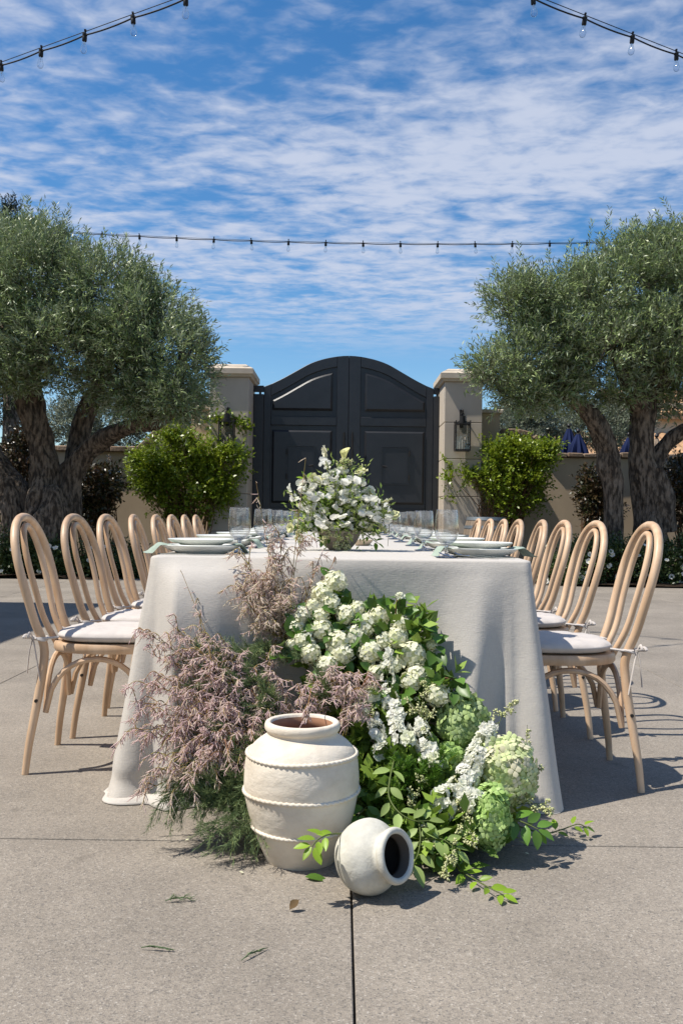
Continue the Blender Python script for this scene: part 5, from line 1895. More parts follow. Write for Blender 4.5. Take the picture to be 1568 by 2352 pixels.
for i, (px, py, rr) in enumerate(vib):
    R = rr * YD(py) / F_PX
    c = PF(px, py, -.01)
    c.y = min(c.y, 2.90 - R - .02)
    z = 'in the topmost spur of the cluster' if py < 1400 and px < 790 else 'at the left of the cluster' if px < 745 else 'on the right shoulder of the cluster' if px > 900 else 'low in the cluster above the delphinium' if py > 1540 else 'in the upper middle of the cluster' if py < 1450 else 'in the lower middle of the cluster'
    t = thing('snowball_blossom', 'cream snowball viburnum blossom ' + z + ' before the cloth', 'flower', c, group='snowball blossoms ' + z)
    stem_part(t, [c, c.lerp(CORE, .25) + Vector((0, .03, -.02)), c.lerp(CORE, .55) + Vector((0, .05, 0))], .0028, .0035, M_BSTEM)
    mw = Matrix.Rotation(rp.uniform(0, 6), 4, 'Z') @ Matrix.Rotation(rp.uniform(-.5, .5), 4, 'X') @ Matrix.Diagonal((R, R, R * rp.uniform(.85, 1.05), 1))
    o = place('florets', VM[i % 5], t, mw); o['kind'] = 'stuff'
    place('core', SNOWCORE, t, mw @ Matrix.Scale(.84, 4))
    for q in range(rp.choice((2, 3))):
        a = rp.uniform(0, 2 * PI)
        d = Vector((math.cos(a), -.35 + rp.uniform(-.2, .2), math.sin(a) * .8 + .1)).normalized()
        p = c + d * R * .75 + Vector((0, .012, 0))
        leaf_at(LEAFV, t, p, d, VIEW + np.array([rp.uniform(-.4, .4), 0, rp.uniform(-.2, .5)]), rp.uniform(.034, .052))

# ---- leafy viburnum twigs standing clear of the heads
tw = [([(905, 1480), (908, 1420), (912, 1370)], [(895, 1380), (935, 1372), (920, 1395), (940, 1405), (885, 1392), (905, 1368)]),
      ([(925, 1480), (945, 1430), (960, 1410)], [(962, 1412), (975, 1432), (945, 1420), (985, 1440), (950, 1445)]),
      ([(950, 1520), (985, 1480), (1000, 1455)], [(1002, 1460), (990, 1505), (1010, 1490), (1012, 1510), (985, 1470)]),
      ([(980, 1600), (1010, 1560), (1040, 1560)], [(1055, 1562), (1030, 1550), (1042, 1600), (1010, 1545), (1008, 1560), (1060, 1580)]),
      ([(900, 1620), (915, 1600), (925, 1585)], [(912, 1585), (935, 1592), (920, 1610)]),
      ([(660, 1520), (650, 1490), (640, 1500)], [(628, 1505), (645, 1480), (655, 1510), (665, 1440), (690, 1400)]),
      ([(800, 1520), (790, 1440), (800, 1420)], [(785, 1430), (815, 1420), (762, 1400), (806, 1445), (845, 1480), (760, 1460), (720, 1440)]),
      ([(640, 1640), (622, 1630), (615, 1650)], [(612, 1625), (606, 1648), (620, 1660)])]
for i, (st, lv) in enumerate(tw):
    pts = [PF(x, y, .0) for x, y in st]
    where = ['standing tallest above the snowball blossoms', 'just right of the tallest leafy twig', 'at the right edge of the snowball blossoms', 'reaching right over the pale green hydrangea', 'amid the white delphiniums', 'at the left end of the snowball blossoms', 'tucked among the snowball blossoms', 'directly behind the rim of the tall jar'][i]
    t = thing('viburnum_twig', 'twig of pleated dark green leaves ' + where, 'twig', pts[0], group='leafy viburnum twigs')
    stem_part(t, pts, .003, .002, M_BSTEM)
    for x, y in lv:
        p = PF(x, y, -.03)
        near = min(pts, key=lambda q: (q - p).length)
        d = (p - near); d = d.normalized() if d.length > .005 else Vector((0, 0, 1))
        d = (d + Vector((rp.uniform(-.2, .2), -.25, rp.uniform(-.25, .05)))).normalized()
        leaf_at(LEAFV, t, p - d * .02, d, VIEW + np.array([rp.uniform(-.5, .5), 0, .2]), rp.uniform(.044, .062))


# ---- white delphinium and snapdragon spikes
def spike(name, label, pts, r0, r1, n, base, fsz, material, seed, group, bud=True, dy=-.03, world_pts=None):
    rng = np.random.default_rng(seed)
    path = world_pts or [PF(x, y, dy) for x, y in pts]
    t = thing(name, label, 'flower', path[0], group=group)
    sp = np.array(spline([tuple(p) for p in path], 8))
    stem_part(t, path, .0032, .0015, M_STEM)
    u = rng.random(n) ** .85
    idx = u * (len(sp) - 1)
    i0 = np.floor(idx).astype(int).clip(0, len(sp) - 2)
    c = sp[i0] + (sp[i0 + 1] - sp[i0]) * (idx - i0)[:, None]
    T = unit(sp[i0 + 1] - sp[i0])
    d = unit(np.cross(T, sphere_dirs(n, rng)) + np.array([0, -.35, .1]))
    rad_ = (r0 + (r1 - r0) * u)
    pos = c + d * rad_[:, None]
    up = unit(d + T * .2 + rng.normal(size=(n, 3)) * .3)
    V, Fc = scatter(base[0], base[1], pos, frames(unit(np.cross(up, sphere_dirs(n, rng))), up), fsz * rng.uniform(.75, 1.15, n) * (1 - .35 * u))
    o = place('blossoms', mesh('blossoms', V, Fc, True, None, tint=(rng.random(n) * .5).repeat(len(base[0])), off=t.location), t, None, material)
    o['kind'] = 'stuff'
    if bud:
        m = 16
        c = sp[-1] + unit(sp[-1] - sp[-4]) * (np.linspace(-.02, .02, m))[:, None]
        d = unit(np.cross(np.tile(unit(sp[-1] - sp[-4]), (m, 1)), sphere_dirs(m, rng)) + unit(sp[-1] - sp[-4]) * .5)
        V, Fc = scatter(OCT_V, OCT_F, c, frames(d, sphere_dirs(m, rng)), np.stack([np.full(m, .006), np.full(m, .010), np.full(m, .006)], 1))
        place('buds', mesh('buds', V, Fc, True, None, tint=rng.random(m).repeat(len(OCT_V)), off=t.location), t, None, M_BUD)
    return t


GD = 'white delphinium spikes in the floor arrangement'
spike('delphinium_spike', 'tall white delphinium spike down the middle of the floor flowers', [(925, 1712), (915, 1660), (895, 1600), (888, 1540), (893, 1495)], .026, .010, 80, (FL5V, FL5F), .034, M_WHITEPET, 301, GD)
spike('delphinium_spike', 'lower white delphinium spike beside the cream privet', [(985, 1745), (978, 1710), (968, 1680), (966, 1655)], .026, .012, 44, (FL5V, FL5F), .033, M_WHITEPET, 302, GD)
spike('delphinium_spike', 'long white delphinium spike leaning right beside the big lime hydrangea', [(1015, 1842), (1055, 1815), (1085, 1755), (1110, 1700), (1128, 1660)], .036, .014, 140, (FL5V, FL5F), .034, M_WHITEPET, 303, GD, dy=-.06)
spike('delphinium_spike', 'white delphinium tip below the long spike, over the bright green hydrangea', [(1090, 1845), (1062, 1822), (1050, 1800)], .026, .014, 44, (FL5V, FL5F), .032, M_WHITEPET, 304, GD, dy=-.07)
spike('snapdragon_spike', 'white snapdragon spike with a green tip right above the tall jar', [(880, 1730), (872, 1700), (862, 1668), (856, 1635)], .020, .010, 22, (RUFV, RUFF), .038, M_WHITEPET, 305, None)
for i, (px, py, lab) in enumerate(((936, 1700, 'single white delphinium bloom at the foot of the tall spike'), (996, 1748, 'single white delphinium bloom below the lower spike'), (1006, 1848, 'single white delphinium bloom left of the bright green hydrangea'), (916, 1372, 'tiny white bloom at the base of the tallest leafy twig'))):
    c = PF(px, py, -.05)
    t = thing('delphinium_bloom', lab, 'flower', c, group='single delphinium blooms')
    r = np.random.default_rng(310 + i)
    stem_part(t, [c, c.lerp(CORE, .3), c.lerp(CORE, .5)], .002, .002, M_STEM)
    me = head_mesh('petals', (FL5V, FL5F), unit(np.array([[.1, -1, .4], [.7, -.6, .3], [-.6, -.7, .2], [0, -.6, .9]])), .010, .040 if py > 1500 else .024, r)
    place('petals', me, t, None, M_WHITEPET)


# ---- green hydrangeas, floret by floret
def hyd(label, px, py, rx, rz, ry, n, material, fsz, seed, dy=0.0, tintm=None):
    c = PF(px, py, dy)
    s = c.y / F_PX
    sq = np.array([rx * s, ry, rz * s])
    t = thing('hydrangea_head', label, 'flower', c, group='green hydrangeas in the floor arrangement')
    r = np.random.default_rng(seed)
    stem_part(t, [c, c.lerp(CORE, .3), c.lerp(CORE, .6)], .005, .005, M_STEM)
    inner = MB().lathe([(math.sin(a) * .80, -math.cos(a) * .80) for a in np.linspace(0, PI, 10)], 16).mesh('core')
    place('core', inner, t, Matrix.Diagonal((*sq, 1)), material)
    ms = []
    for tv in (0, .45, 1.0):
        b, f = flower(4, .5, .46, up=.30, nv=3, fold=-.10, droop=.30, peak=.60, r0=.08)
        me = mesh('floret', b, f, True, None, tint=np.full(len(b), tv)); me.materials.append(material); ms.append(me)
    for d in fib(n, r, .3):
        if d[1] > .55:
            continue
        pos = d * sq * r.uniform(.86, 1.08)
        up = unit(d / sq * sq.min() + r.normal(size=3) * .38)
        R = frames(np.array([np.cross(up, r.normal(size=3))]), np.array([up]))[0]
        mw = Matrix.Translation(Vector(pos)) @ Matrix([list(R[0]), list(R[1]), list(R[2])]).to_4x4() @ Matrix.Scale(fsz * r.uniform(.8, 1.15), 4)
        place('floret', ms[r.choice(3, p=[.5, .35, .15])], t, mw)


hyd('pale green hydrangea head behind the white delphiniums against the cloth', 1062, 1662, 58, 66, .055, 170, M_HYD1, .032, 401, .05)
hyd('big lime green hydrangea head with blush petals at the right of the floor flowers', 1166, 1772, 64, 78, .078, 250, M_HYD2, .033, 402, -.02)
hyd('bright green hydrangea head low down under the lime hydrangea', 1126, 1876, 44, 74, .06, 200, M_HYD3, .029, 403, -.03)
hyd('bright green hydrangea head half buried between the delphiniums', 1030, 1748, 40, 38, .05, 110, M_HYD3, .027, 404, .03)


# ---- privet panicles: little cream buds on branching stems
def panicle(label, pts, n, wid, seed, dy=-.03, group='cream privet sprays in the floor arrangement', world_pts=None, sz=.0075, root_name='privet_spray', material=None):
    rng = np.random.default_rng(seed)
    path = world_pts or [PF(x, y, dy) for x, y in pts]
    t = thing(root_name, label, 'flower', path[0], group=group)
    sp = np.array(spline([tuple(p) for p in path], 8))
    ns = max(6, n // 14)
    paths = [sp]
    pos, D = [], []
    for k in range(ns):
        u = (k + .5) / ns
        i = int(u * (len(sp) - 1))
        T = unit(sp[min(i + 1, len(sp) - 1)] - sp[max(i - 1, 0)])
        d = unit(T * .8 + sphere_dirs(1, rng)[0] * 1.0)
        l = wid * (1 - .6 * u) * rng.uniform(.6, 1.1)
        paths.append(np.stack([sp[i], sp[i] + d * l * .5, sp[i] + d * l]))
        for q in range(n // ns):
            f = rng.uniform(.35, 1.05)
            e = unit(d * .6 + sphere_dirs(1, rng)[0])
            pos.append(sp[i] + d * l * f + e * .005); D.append(e)
    V, Fc = stems_np(paths, .0012, .0007)
    place('stem', mesh('stem', V, Fc, True, None, off=t.location), t, None, M_STEM)
    m = len(pos)
    V, Fc = scatter(OCT_V, OCT_F, np.array(pos), frames(np.array(D), sphere_dirs(m, rng)), np.stack([np.full(m, sz * .75), np.full(m, sz), np.full(m, sz * .75)], 1))
    o = place('buds', mesh('buds', V, Fc, True, None, tint=rng.random(m).repeat(len(OCT_V)), off=t.location), t, None, material or M_BUD)
    o['kind'] = 'stuff'


panicle('cream privet spray standing up against the cloth above the lime hydrangea', [(1135, 1690), (1150, 1650), (1165, 1625), (1180, 1610)], 150, .035, 501, -.02)
panicle('cream privet spray beside the tall delphinium', [(975, 1690), (968, 1640), (972, 1590), (975, 1565)], 170, .042, 502)
panicle('broad cream privet spray between the two lower delphiniums', [(985, 1670), (965, 1640), (945, 1615)], 130, .045, 503, -.05)
panicle('cream privet spray above the tangled vine leaves', [(990, 1800), (965, 1815), (950, 1835), (945, 1860)], 130, .045, 504)
panicle('white flowering privet spray in front of the bright green hydrangea', [(1040, 1850), (1060, 1880), (1075, 1905), (1085, 1930)], 200, .050, 505, -.06)
panicle('creamy white privet spray lying lowest at the front', [(1040, 1930), (1035, 1965), (1025, 1990), (1022, 2010)], 130, .032, 506, -.05)
panicle('cream privet spray poking out right onto the cloth hem', [(1180, 1850), (1220, 1845), (1250, 1850), (1268, 1870)], 140, .035, 507, -.02)
panicle('thin grey green bud spike standing against the right cloth corner', [(1195, 1800), (1205, 1740), (1208, 1700), (1210, 1665)], 60, .015, 508, .02)
panicle('cream privet spray at the right of the lime hydrangea', [(1200, 1790), (1215, 1770), (1232, 1765), (1240, 1768)], 50, .02, 509, -.02)
panicle('cream privet buds above the small lying jar', [(960, 1870), (975, 1900), (990, 1925), (985, 1945)], 110, .04, 510, -.04)


# ---- vines and leafy sprigs
def sprig(name, label, cat, path, leaves, LM, size, seed, stem_m=None, group=None, droop=.1, flatten=0.0):
    """path: world points; leaves: pairs along the path"""
    r = random.Random(seed)
    t = thing(name, label, cat, path[0], group=group)
    sp = [Vector(p) for p in spline([tuple(p) for p in path], 8)]
    stem_part(t, path, .0026, .0014, stem_m or M_STEM)
    for k in range(leaves):
        u = (k + .7) / leaves
        i = min(int(u * (len(sp) - 1)), len(sp) - 2)
        T = (sp[i + 1] - sp[i]).normalized()
        for s in (-1, 1):
            if r.random() < .12: continue
            side = T.cross(Vector((r.uniform(-.4, .4), -.6, .7))).normalized() * s
            d = (T * r.uniform(.35, .8) + side + Vector((0, r.uniform(-.3, .1), -droop + r.uniform(-.15, .25)))).normalized()
            if flatten: d.z *= flatten; d.normalize()
            p = sp[i] + d * .006
            l = size * r.uniform(.75, 1.15)
            if p.z + d.z * l < .006: d.z = max(d.z, (.008 - p.z) / l); 
            leaf_at(LM, t, p, d, np.array([r.uniform(-.5, .5), -.5 + r.uniform(-.3, .3), .8]), l)
    d = (sp[-1] - sp[-3]).normalized()
    leaf_at(LM, t, sp[-1], d, np.array([r.uniform(-.3, .3), -.4, .9]), size * .9)
    return t


GVN = 'pale leafy vines trailing over the arrangement'
sprig('leafy_vine', 'grey green leafy vine hanging between the jar and the flowers', 'vine', [PF(905, 1745, -.06), PF(895, 1790, -.09), PF(893, 1830, -.10), PF(915, 1865, -.11), PF(950, 1885, -.10), PF(985, 1885, -.09)], 6, LEAFN, .050, 601, group=GVN)
sprig('leafy_vine', 'grey green leafy vine drooping right beside the small jar mouth', 'vine', [PF(960, 1880, -.09), PF(965, 1920, -.07), PF(960, 1960, -.05), PF(945, 1990, -.05)], 4, LEAFN, .050, 602, group=GVN)
sprig('leafy_vine', 'grey green leafy vine arching over to the right of the small jar', 'vine', [PF(950, 1940, -.02), PF(985, 1925, -.06), PF(1020, 1930, -.06), PF(1050, 1955, -.04)], 4, LEAFN, .046, 603, group=GVN)
sprig('lime_sprig', 'bright lime leafed sprig lying on the paving right of the small jar', 'sprig', [PF(1035, 1955, -.02), G(1060, 2000, .02), G(1090, 2020, .015), G(1125, 2040, .02), G(1155, 2055, .014)], 5, LEAFL, .042, 604, group='fresh lime sprigs', flatten=.4)
sprig('lime_sprig', 'bright lime leafed sprig resting against the tall jar', 'sprig', [P(800, 1915, 2.30), P(775, 1915, 2.20), P(750, 1918, 2.16), P(728, 1930, 2.14), P(716, 1945, 2.13)], 5, LEAFL, .040, 605, group='fresh lime sprigs')
sprig('trailing_vine', 'dark leafed vine trailing far right across the paving', 'vine', [G(1180, 1895, .05), G(1215, 1905, .04), G(1250, 1915, .03), G(1290, 1905, .03), G(1325, 1893, .04), G(1345, 1900, .03)], 5, LEAFL, .036, 606, group=None, flatten=.6)
sprig('broad_leaf_sprig', 'broad dark green leaves under the lime hydrangea', 'sprig', [PF(1160, 1880, .0), PF(1190, 1885, -.02), PF(1215, 1895, -.02), PF(1235, 1905, -.02)], 3, LEAFD, .052, 607, group='broad green leaf sprigs')
sprig('broad_leaf_sprig', 'broad green leaves between the two jars', 'sprig', [PF(860, 1860, .04), PF(845, 1850, .0), PF(835, 1860, -.02), PF(820, 1875, -.02)], 3, LEAFD, .050, 608, group='broad green leaf sprigs')
sprig('broad_leaf_sprig', 'broad green leaves behind the small lying jar', 'sprig', [PF(900, 1850, .04), PF(885, 1870, .0), PF(870, 1880, -.02), PF(880, 1905, -.02)], 3, LEAFD, .048, 609, group='broad green leaf sprigs')
sprig('broad_leaf_sprig', 'broad green leaves below the lowest privet spray', 'sprig', [PF(960, 1960, .04), PF(985, 1965, .0), PF(1010, 1960, -.02), PF(1030, 1950, -.03)], 3, LEAFD, .046, 610, group='broad green leaf sprigs')
# leaf lying under the jar
lt = thing('fallen_leaf', 'green leaf lying flat on the paving under the tall jar', 'leaf', G(726, 2012, .003))
leaf_at(LEAFD, lt, G(700, 2014, .006), (1, -.05, .02), (0, -.1, 1), .06)


# ---- feathery lush green foliage (fern like)
def feather(name, label, path, n, L, material, seed, W=.0016, group=None, cat='foliage', fan=.9):
    rng = np.random.default_rng(seed)
    t = thing(name, label, cat, path[0], group=group)
    sp = np.array(spline([tuple(p) for p in path], 8))
    ns = 16
    paths = [sp]; pos, D = [], []
    for k in range(ns):
        i = int((.15 + .85 * k / ns) * (len(sp) - 2))
        T = unit(sp[i + 1] - sp[i])
        d = unit(T + sphere_dirs(1, rng)[0] * fan)
        l = np.linalg.norm(sp[-1] - sp[0]) * rng.uniform(.18, .34)
        e = sp[i] + d * l + np.array([0, 0, -l * .15])
        paths.append(np.stack([sp[i], sp[i] + d * l * .5, e]))
        m = n // ns
        f = rng.random(m)
        pos.append(sp[i] + d * (l * f)[:, None] + np.array([0, 0, -.15]) * (l * f * f)[:, None])
        D.append(unit(d * 1.0 + sphere_dirs(m, rng) * .75))
    pos = np.concatenate(pos); D = np.concatenate(D)
    pos[:, 2] = np.maximum(pos[:, 2], .004)
    for q in paths: q[:, 2] = np.maximum(q[:, 2], .003)
    m = len(pos)
    l = L * rng.uniform(.6, 1.2, m)
    D[:, 2] = np.where(pos[:, 2] + D[:, 2] * l < .003, np.abs(D[:, 2]) * .3, D[:, 2])
    V, Fc = scatter(KITE_V, KITE_F, pos, frames(D, sphere_dirs(m, rng)), np.stack([np.full(m, W), l, l], 1))
    o = place('needles', mesh('needles', V, Fc, True, None, tint=(rng.random(m) * rng.uniform(.4, 1)).repeat(4), off=t.location), t, None, material)
    o['kind'] = 'stuff'
    V, Fc = stems_np(paths, .0012, .0006)
    place('stem', mesh('stem', V, Fc, True, None, off=t.location), t, None, material)


for i, (a, b) in enumerate((((940, 1810), (935, 1735)), ((955, 1815), (975, 1745)), ((930, 1800), (905, 1740)), ((1000, 1790), (1010, 1725)), ((985, 1820), (1000, 1760)), ((900, 1870), (905, 1800)))):
    p0, p1 = PF(*a, .0), PF(*b, -.07)
    feather('fern_spray', 'fresh feathery green spray between the jar and the lime hydrangea', [p0, p0.lerp(p1, .5) + Vector((0, -.02, .01)), p1], 520, .016, M_LUSH, 650 + i, .0018, 'feathery green sprays', 'fern')

# ---- tamarisk: plumes and feathery foliage
GT = 'pink tamarisk branches left of the jar'
rng = np.random.default_rng(700)


def tamarisk(base, tip, seed, nside=13, beige=.3, sag=.05, slen=.11, plumes=8, full=.3, zone=None):
    rng = np.random.default_rng(seed)
    base, tip = np.array(base), np.array(tip)
    mid = base * .5 + tip * .5 + np.array([0, -.01, sag])
    sp = np.array(spline([base, mid, tip], 12))
    lab, grp = zone if zone else (None, None)
    t = thing('tamarisk_branch', lab, 'branch', base, group=grp)
    paths = [sp]
    pos, D = [], []
    tot = np.linalg.norm(tip - base)
    for k in range(nside):
        u = full + (1 - full) * (k + rng.random()) / nside
        i = min(int(u * (len(sp) - 1)), len(sp) - 2)
        T = unit(sp[i + 1] - sp[i])
        sd = sphere_dirs(1, rng)[0] * np.array([1, .7, .8])
        d = unit(T * .75 + sd * .85 + np.array([0, -.1, .12]))
        l = slen * rng.uniform(.5, 1.15) * (1.15 - .5 * u)
        e = sp[i] + d * l
        q = np.array(spline([sp[i], sp[i] + d * l * .5 + np.array([0, 0, .012]), e + np.array([0, 0, -.018])], 4))
        paths.append(q)
        for w in range(plumes):
            f = rng.uniform(.05, 1.0)
            j = f * (len(q) - 1); j0 = min(int(j), len(q) - 2)
            c = q[j0] + (q[j0 + 1] - q[j0]) * (j - j0)
            pos.append(c); D.append(unit(d * .35 + np.array([0, 0, -.75]) + sphere_dirs(1, rng)[0] * .6))
    for w in range(7):
        f = 1 - w * .05
        i = int(f * (len(sp) - 1)); pos.append(sp[i]); D.append(unit(unit(sp[-1] - sp[-3]) * .5 + np.array([0, 0, -.5]) + sphere_dirs(1, rng)[0] * .6))
    pos, D = np.array(pos), np.array(D)
    ok = pos[:, 2] > .03
    pos, D = pos[ok], D[ok]
    m = len(pos)
    l = rng.uniform(.016, .034, m)
    V, Fc = scatter(BEAD_V, BEAD_F, pos, frames(D, sphere_dirs(m, rng)), np.stack([np.full(m, .0029), l, np.full(m, .0030)], 1))
    V[:, 2] = np.maximum(V[:, 2], .003)
    ti = np.clip(beige + .05 + rng.normal(size=m) * .36, 0, 1).repeat(len(BEAD_V))
    o = place('plumes', mesh('plumes', V, Fc, True, None, tint=ti, off=t.location), t, None, M_PLUME); o['kind'] = 'stuff'
    for q in paths: q[:, 2] = np.maximum(q[:, 2], .004)
    V, Fc = stems_np(paths, .0019, .0008)
    place('stem', mesh('stem', V, Fc, True, None, off=t.location), t, None, M_TSTEM)


B1 = (635, 1745)
tips = [((640, 1480), (588, 1106), .4, 4), ((660, 1500), (702, 1052), .35, 4), ((655, 1490), (640, 1215), .45, 14), ((650, 1500), (560, 1270), .55, 15), ((650, 1500), (545, 1340), .6, 15), ((655, 1500), (730, 1290), .5, 10), ((660, 1500), (690, 1230), .4, 10),
        ((645, 1500), (600, 1330), .6, 15), ((650, 1500), (640, 1330), .65, 16), ((655, 1500), (580, 1400), .65, 14), ((655, 1500), (670, 1380), .6, 14), ((650, 1495), (620, 1250), .5, 12), ((660, 1500), (770, 1285), .45, 6), ((650, 1500), (610, 1300), .5, 14),
        ((560, 1700), (420, 1320), .3, 4), (B1, (320, 1440), .25, 14), (B1, (345, 1500), .2, 14), (B1, (400, 1440), .25, 15), (B1, (455, 1440), .3, 15), (B1, (510, 1470), .3, 14), (B1, (300, 1610), .15, 15), (B1, (285, 1680), .15, 13), (B1, (330, 1570), .15, 14),
        (B1, (350, 1640), .15, 15), (B1, (320, 1700), .15, 14), (B1, (365, 1745), .2, 14), (B1, (350, 1790), .3, 13), (B1, (400, 1600), .15, 15), (B1, (440, 1540), .2, 15), (B1, (500, 1560), .15, 14), (B1, (420, 1660), .15, 14), (B1, (470, 1620), .15, 14),
        (B1, (560, 1560), .2, 14), (B1, (430, 1800), .4, 10), (B1, (390, 1820), .7, 9), (B1, (500, 1700), .1, 12), (B1, (530, 1640), .1, 12), (B1, (590, 1600), .15, 12),
        (B1, (470, 1740), .15, 14), (B1, (540, 1770), .15, 12), (B1, (420, 1720), .1, 14), (B1, (500, 1640), .1, 14), (B1, (560, 1680), .1, 14), (B1, (380, 1690), .1, 14), (B1, (360, 1550), .2, 14), (B1, (430, 1490), .2, 14), (B1, (480, 1510), .2, 14), (B1, (540, 1520), .2, 14), (B1, (590, 1540), .2, 12), (B1, (610, 1500), .3, 12), ((640, 1700), (600, 1640), .1, 12), (B1, (330, 1820), .5, 9), (B1, (450, 1770), .3, 12), ((700, 1760), (640, 1560), .15, 12), ((720, 1760), (690, 1590), .1, 13), ((740, 1760), (750, 1580), .1, 14), ((760, 1760), (800, 1580), .15, 14), ((770, 1760), (840, 1560), .15, 12), ((760, 1750), (830, 1640), .2, 10), ((740, 1760), (720, 1560), .15, 12), ((600, 1720), (560, 1730), .05, 10), ((750, 1700), (780, 1550), .25, 12)]
for i, (b, e, bg, ns) in enumerate(tips):
    far = abs(e[0] - 635) > 120 and e[1] > 1400
    yb = YD(b[1]) + .10
    ye = YD(e[1]) - (.02 if not far else .05) - (.05 * random.Random(i).random())
    if e[1] < 1300: ye = 2.90 - .02 * random.Random(i).random()
    bp, ep = P(b[0] + random.Random(i * 3).uniform(-15, 15), b[1], min(yb, 2.88 if b[1] < 1600 else 2.84)), P(e[0], e[1], ye)
    sparse = ns <= 6
    if e == (588, 1106): zone = ('bare leaning tamarisk wand rising above the table left of the bowl', None)
    elif e == (702, 1052): zone = ('tallest bare tamarisk wand rising against the black gate', None)
    elif e == (420, 1320): zone = ('lone tamarisk wand hanging before the left part of the cloth', None)
    elif e == (770, 1285): zone = ('sparse tamarisk wand reaching right along the table edge', None)
    elif e[1] < 1420 and b[0] > 600 and b != B1:
        zz = 'above the table edge' if e[1] < 1285 else 'left side, below the table edge' if e[0] < 600 else 'right side, below the table edge'
        zone = ('beige tinged tamarisk branch in the upright clump, ' + zz, 'upright tamarisk branches ' + zz)
    elif b[0] >= 700: zone = ('mauve tamarisk branch behind and above the rim of the tall jar', 'tamarisk branches behind the jar rim')
    elif e[0] < 350: zone = ('pink tamarisk branch reaching out to the far left of the arrangement', 'outermost left tamarisk branches')
    elif e[1] > 1730: zone = ('tamarisk branch drooping low over the green foliage near the paving', 'low drooping tamarisk branches')
    elif e[1] < 1500: zone = ('pink tamarisk branch along the top of the mass left of the jar', 'upper tamarisk branches left of the jar')
    else:
        zz = ('close against the left side of the tall jar' if e[0] > 520 else 'in the heart of the mass, between jar and cloth corner' if e[0] > 430 else 'left of the heart of the mass') + (', upper part' if e[1] < 1600 else ', lower part')
        zone = ('pink tamarisk branch ' + zz, 'tamarisk branches ' + zz)
    tamarisk(bp, ep, 710 + i, nside=ns, beige=bg, sag=.05 if far else .015, slen=.10 if not sparse else .05, plumes=17 if not sparse else 3, full=.35 if far else .15, zone=zone)
# plumes that hang into the tall jar's mouth
tamarisk(P(715, 1580, 2.50), P(702, 1650, 2.425), 790, nside=5, beige=.1, sag=.0, slen=.035, plumes=6, full=.5, zone=('small tamarisk sprig dangling into the mouth of the tall jar', None))

for i in range(104):
    r = random.Random(800 + i)
    px, py = r.uniform(360, 600), r.uniform(1560, 1950)
    if i >= 58:
        px, py = r.uniform(400, 640), r.uniform(1470, 1800)
        if i % 15 == 0: px, py = r.uniform(620, 830), r.uniform(1540, 1610)
    if i < 26: px, py = r.uniform(440, 600), r.uniform(1800, 1955)
    if 50 <= i < 58: px, py = r.uniform(330, 470), r.uniform(1830, 1870)
    if 26 <= i < 40: px, py = r.uniform(360, 580), r.uniform(1500, 1800)
    if i in (48, 49, 47, 46): px, py = r.uniform(560, 700), r.uniform(1430, 1500)
    tip = PF(px, py, -.02 - (.06 * r.random() if i >= 58 else 0))
    g = G(px, py, .01)
    if tip.z < .02: tip = g
    b = PF(min(max(640, px), px + 110), max(py - 90, 1500) if i < 58 else py + 90, .10)
    b.y = min(b.y, 2.86)
    feather('tamarisk_foliage', 'blue green feathery tamarisk foliage beneath the pink plumes', [b, b.lerp(tip, .5) + Vector((0, -.03, .02)), tip], 520, .021, M_FERN, 820 + i, .0015, 'feathery tamarisk foliage left of the jar', 'foliage', .8)

# ---- bits on the paving
dl = thing('dry_leaf', 'curled dry brown leaf lying alone on the paving in front of the jars', 'leaf', G(673, 2088, .002))
me = mesh('blade', *leaf_grid(1, .7, 5, .3, -.25, .45, ruff=.1, wav=6), True, None); me.materials.append(M_DRYLEAF)
leaf_at(me, dl, G(665, 2090, .004), (.7, .3, .45), (-.6, -.6, .6), .030)
for i, (px, py, ang, lab) in enumerate(((405, 2067, .2, 'green tamarisk scrap lying on the paving left of the jars'), (575, 2195, .9, 'thin green tamarisk scrap lying on the paving nearest the camera'), (352, 2178, -.1, 'thin green tamarisk scrap lying on the paving at lower left'))):
    p = G(px, py, .005)
    q = p + Vector((.042 * math.cos(ang), .042 * math.sin(ang), 0))
    feather('foliage_scrap', lab, [p - (q - p) * .6, p + Vector((0, 0, .004)), q], 60 if i == 0 else 16, .008, M_FERN, 880 + i, .0014, 'green scraps on the paving', 'foliage', .7 if i == 0 else .15)
r = np.random.default_rng(890)
pv, pf = leaf_grid(.012, .009, 3, .2, -.3)
PET = mesh('fallen_petal', pv, pf, True, None, tint=np.full(len(pv), .5)); PET.materials.append(M_CREAMPET)
for (px, py), lab in zip(((398, 1905), (425, 1930), (640, 1862), (1215, 1962), (560, 2005)), ('left of the tall jar beside the long joint', 'just in front of the long joint on the left', 'at the foot of the pink plumes', 'on the paving beyond the lime sprig', 'in the shadow beside the tall jar')):
    mw = Matrix.Translation(G(px, py, .003)) @ Matrix.Rotation(r.uniform(0, 6), 4, 'Z')
    tag(place('fallen_petal', PET, None, mw), 'small pale fallen petal ' + lab, 'petal', 'fallen petals on the paving')

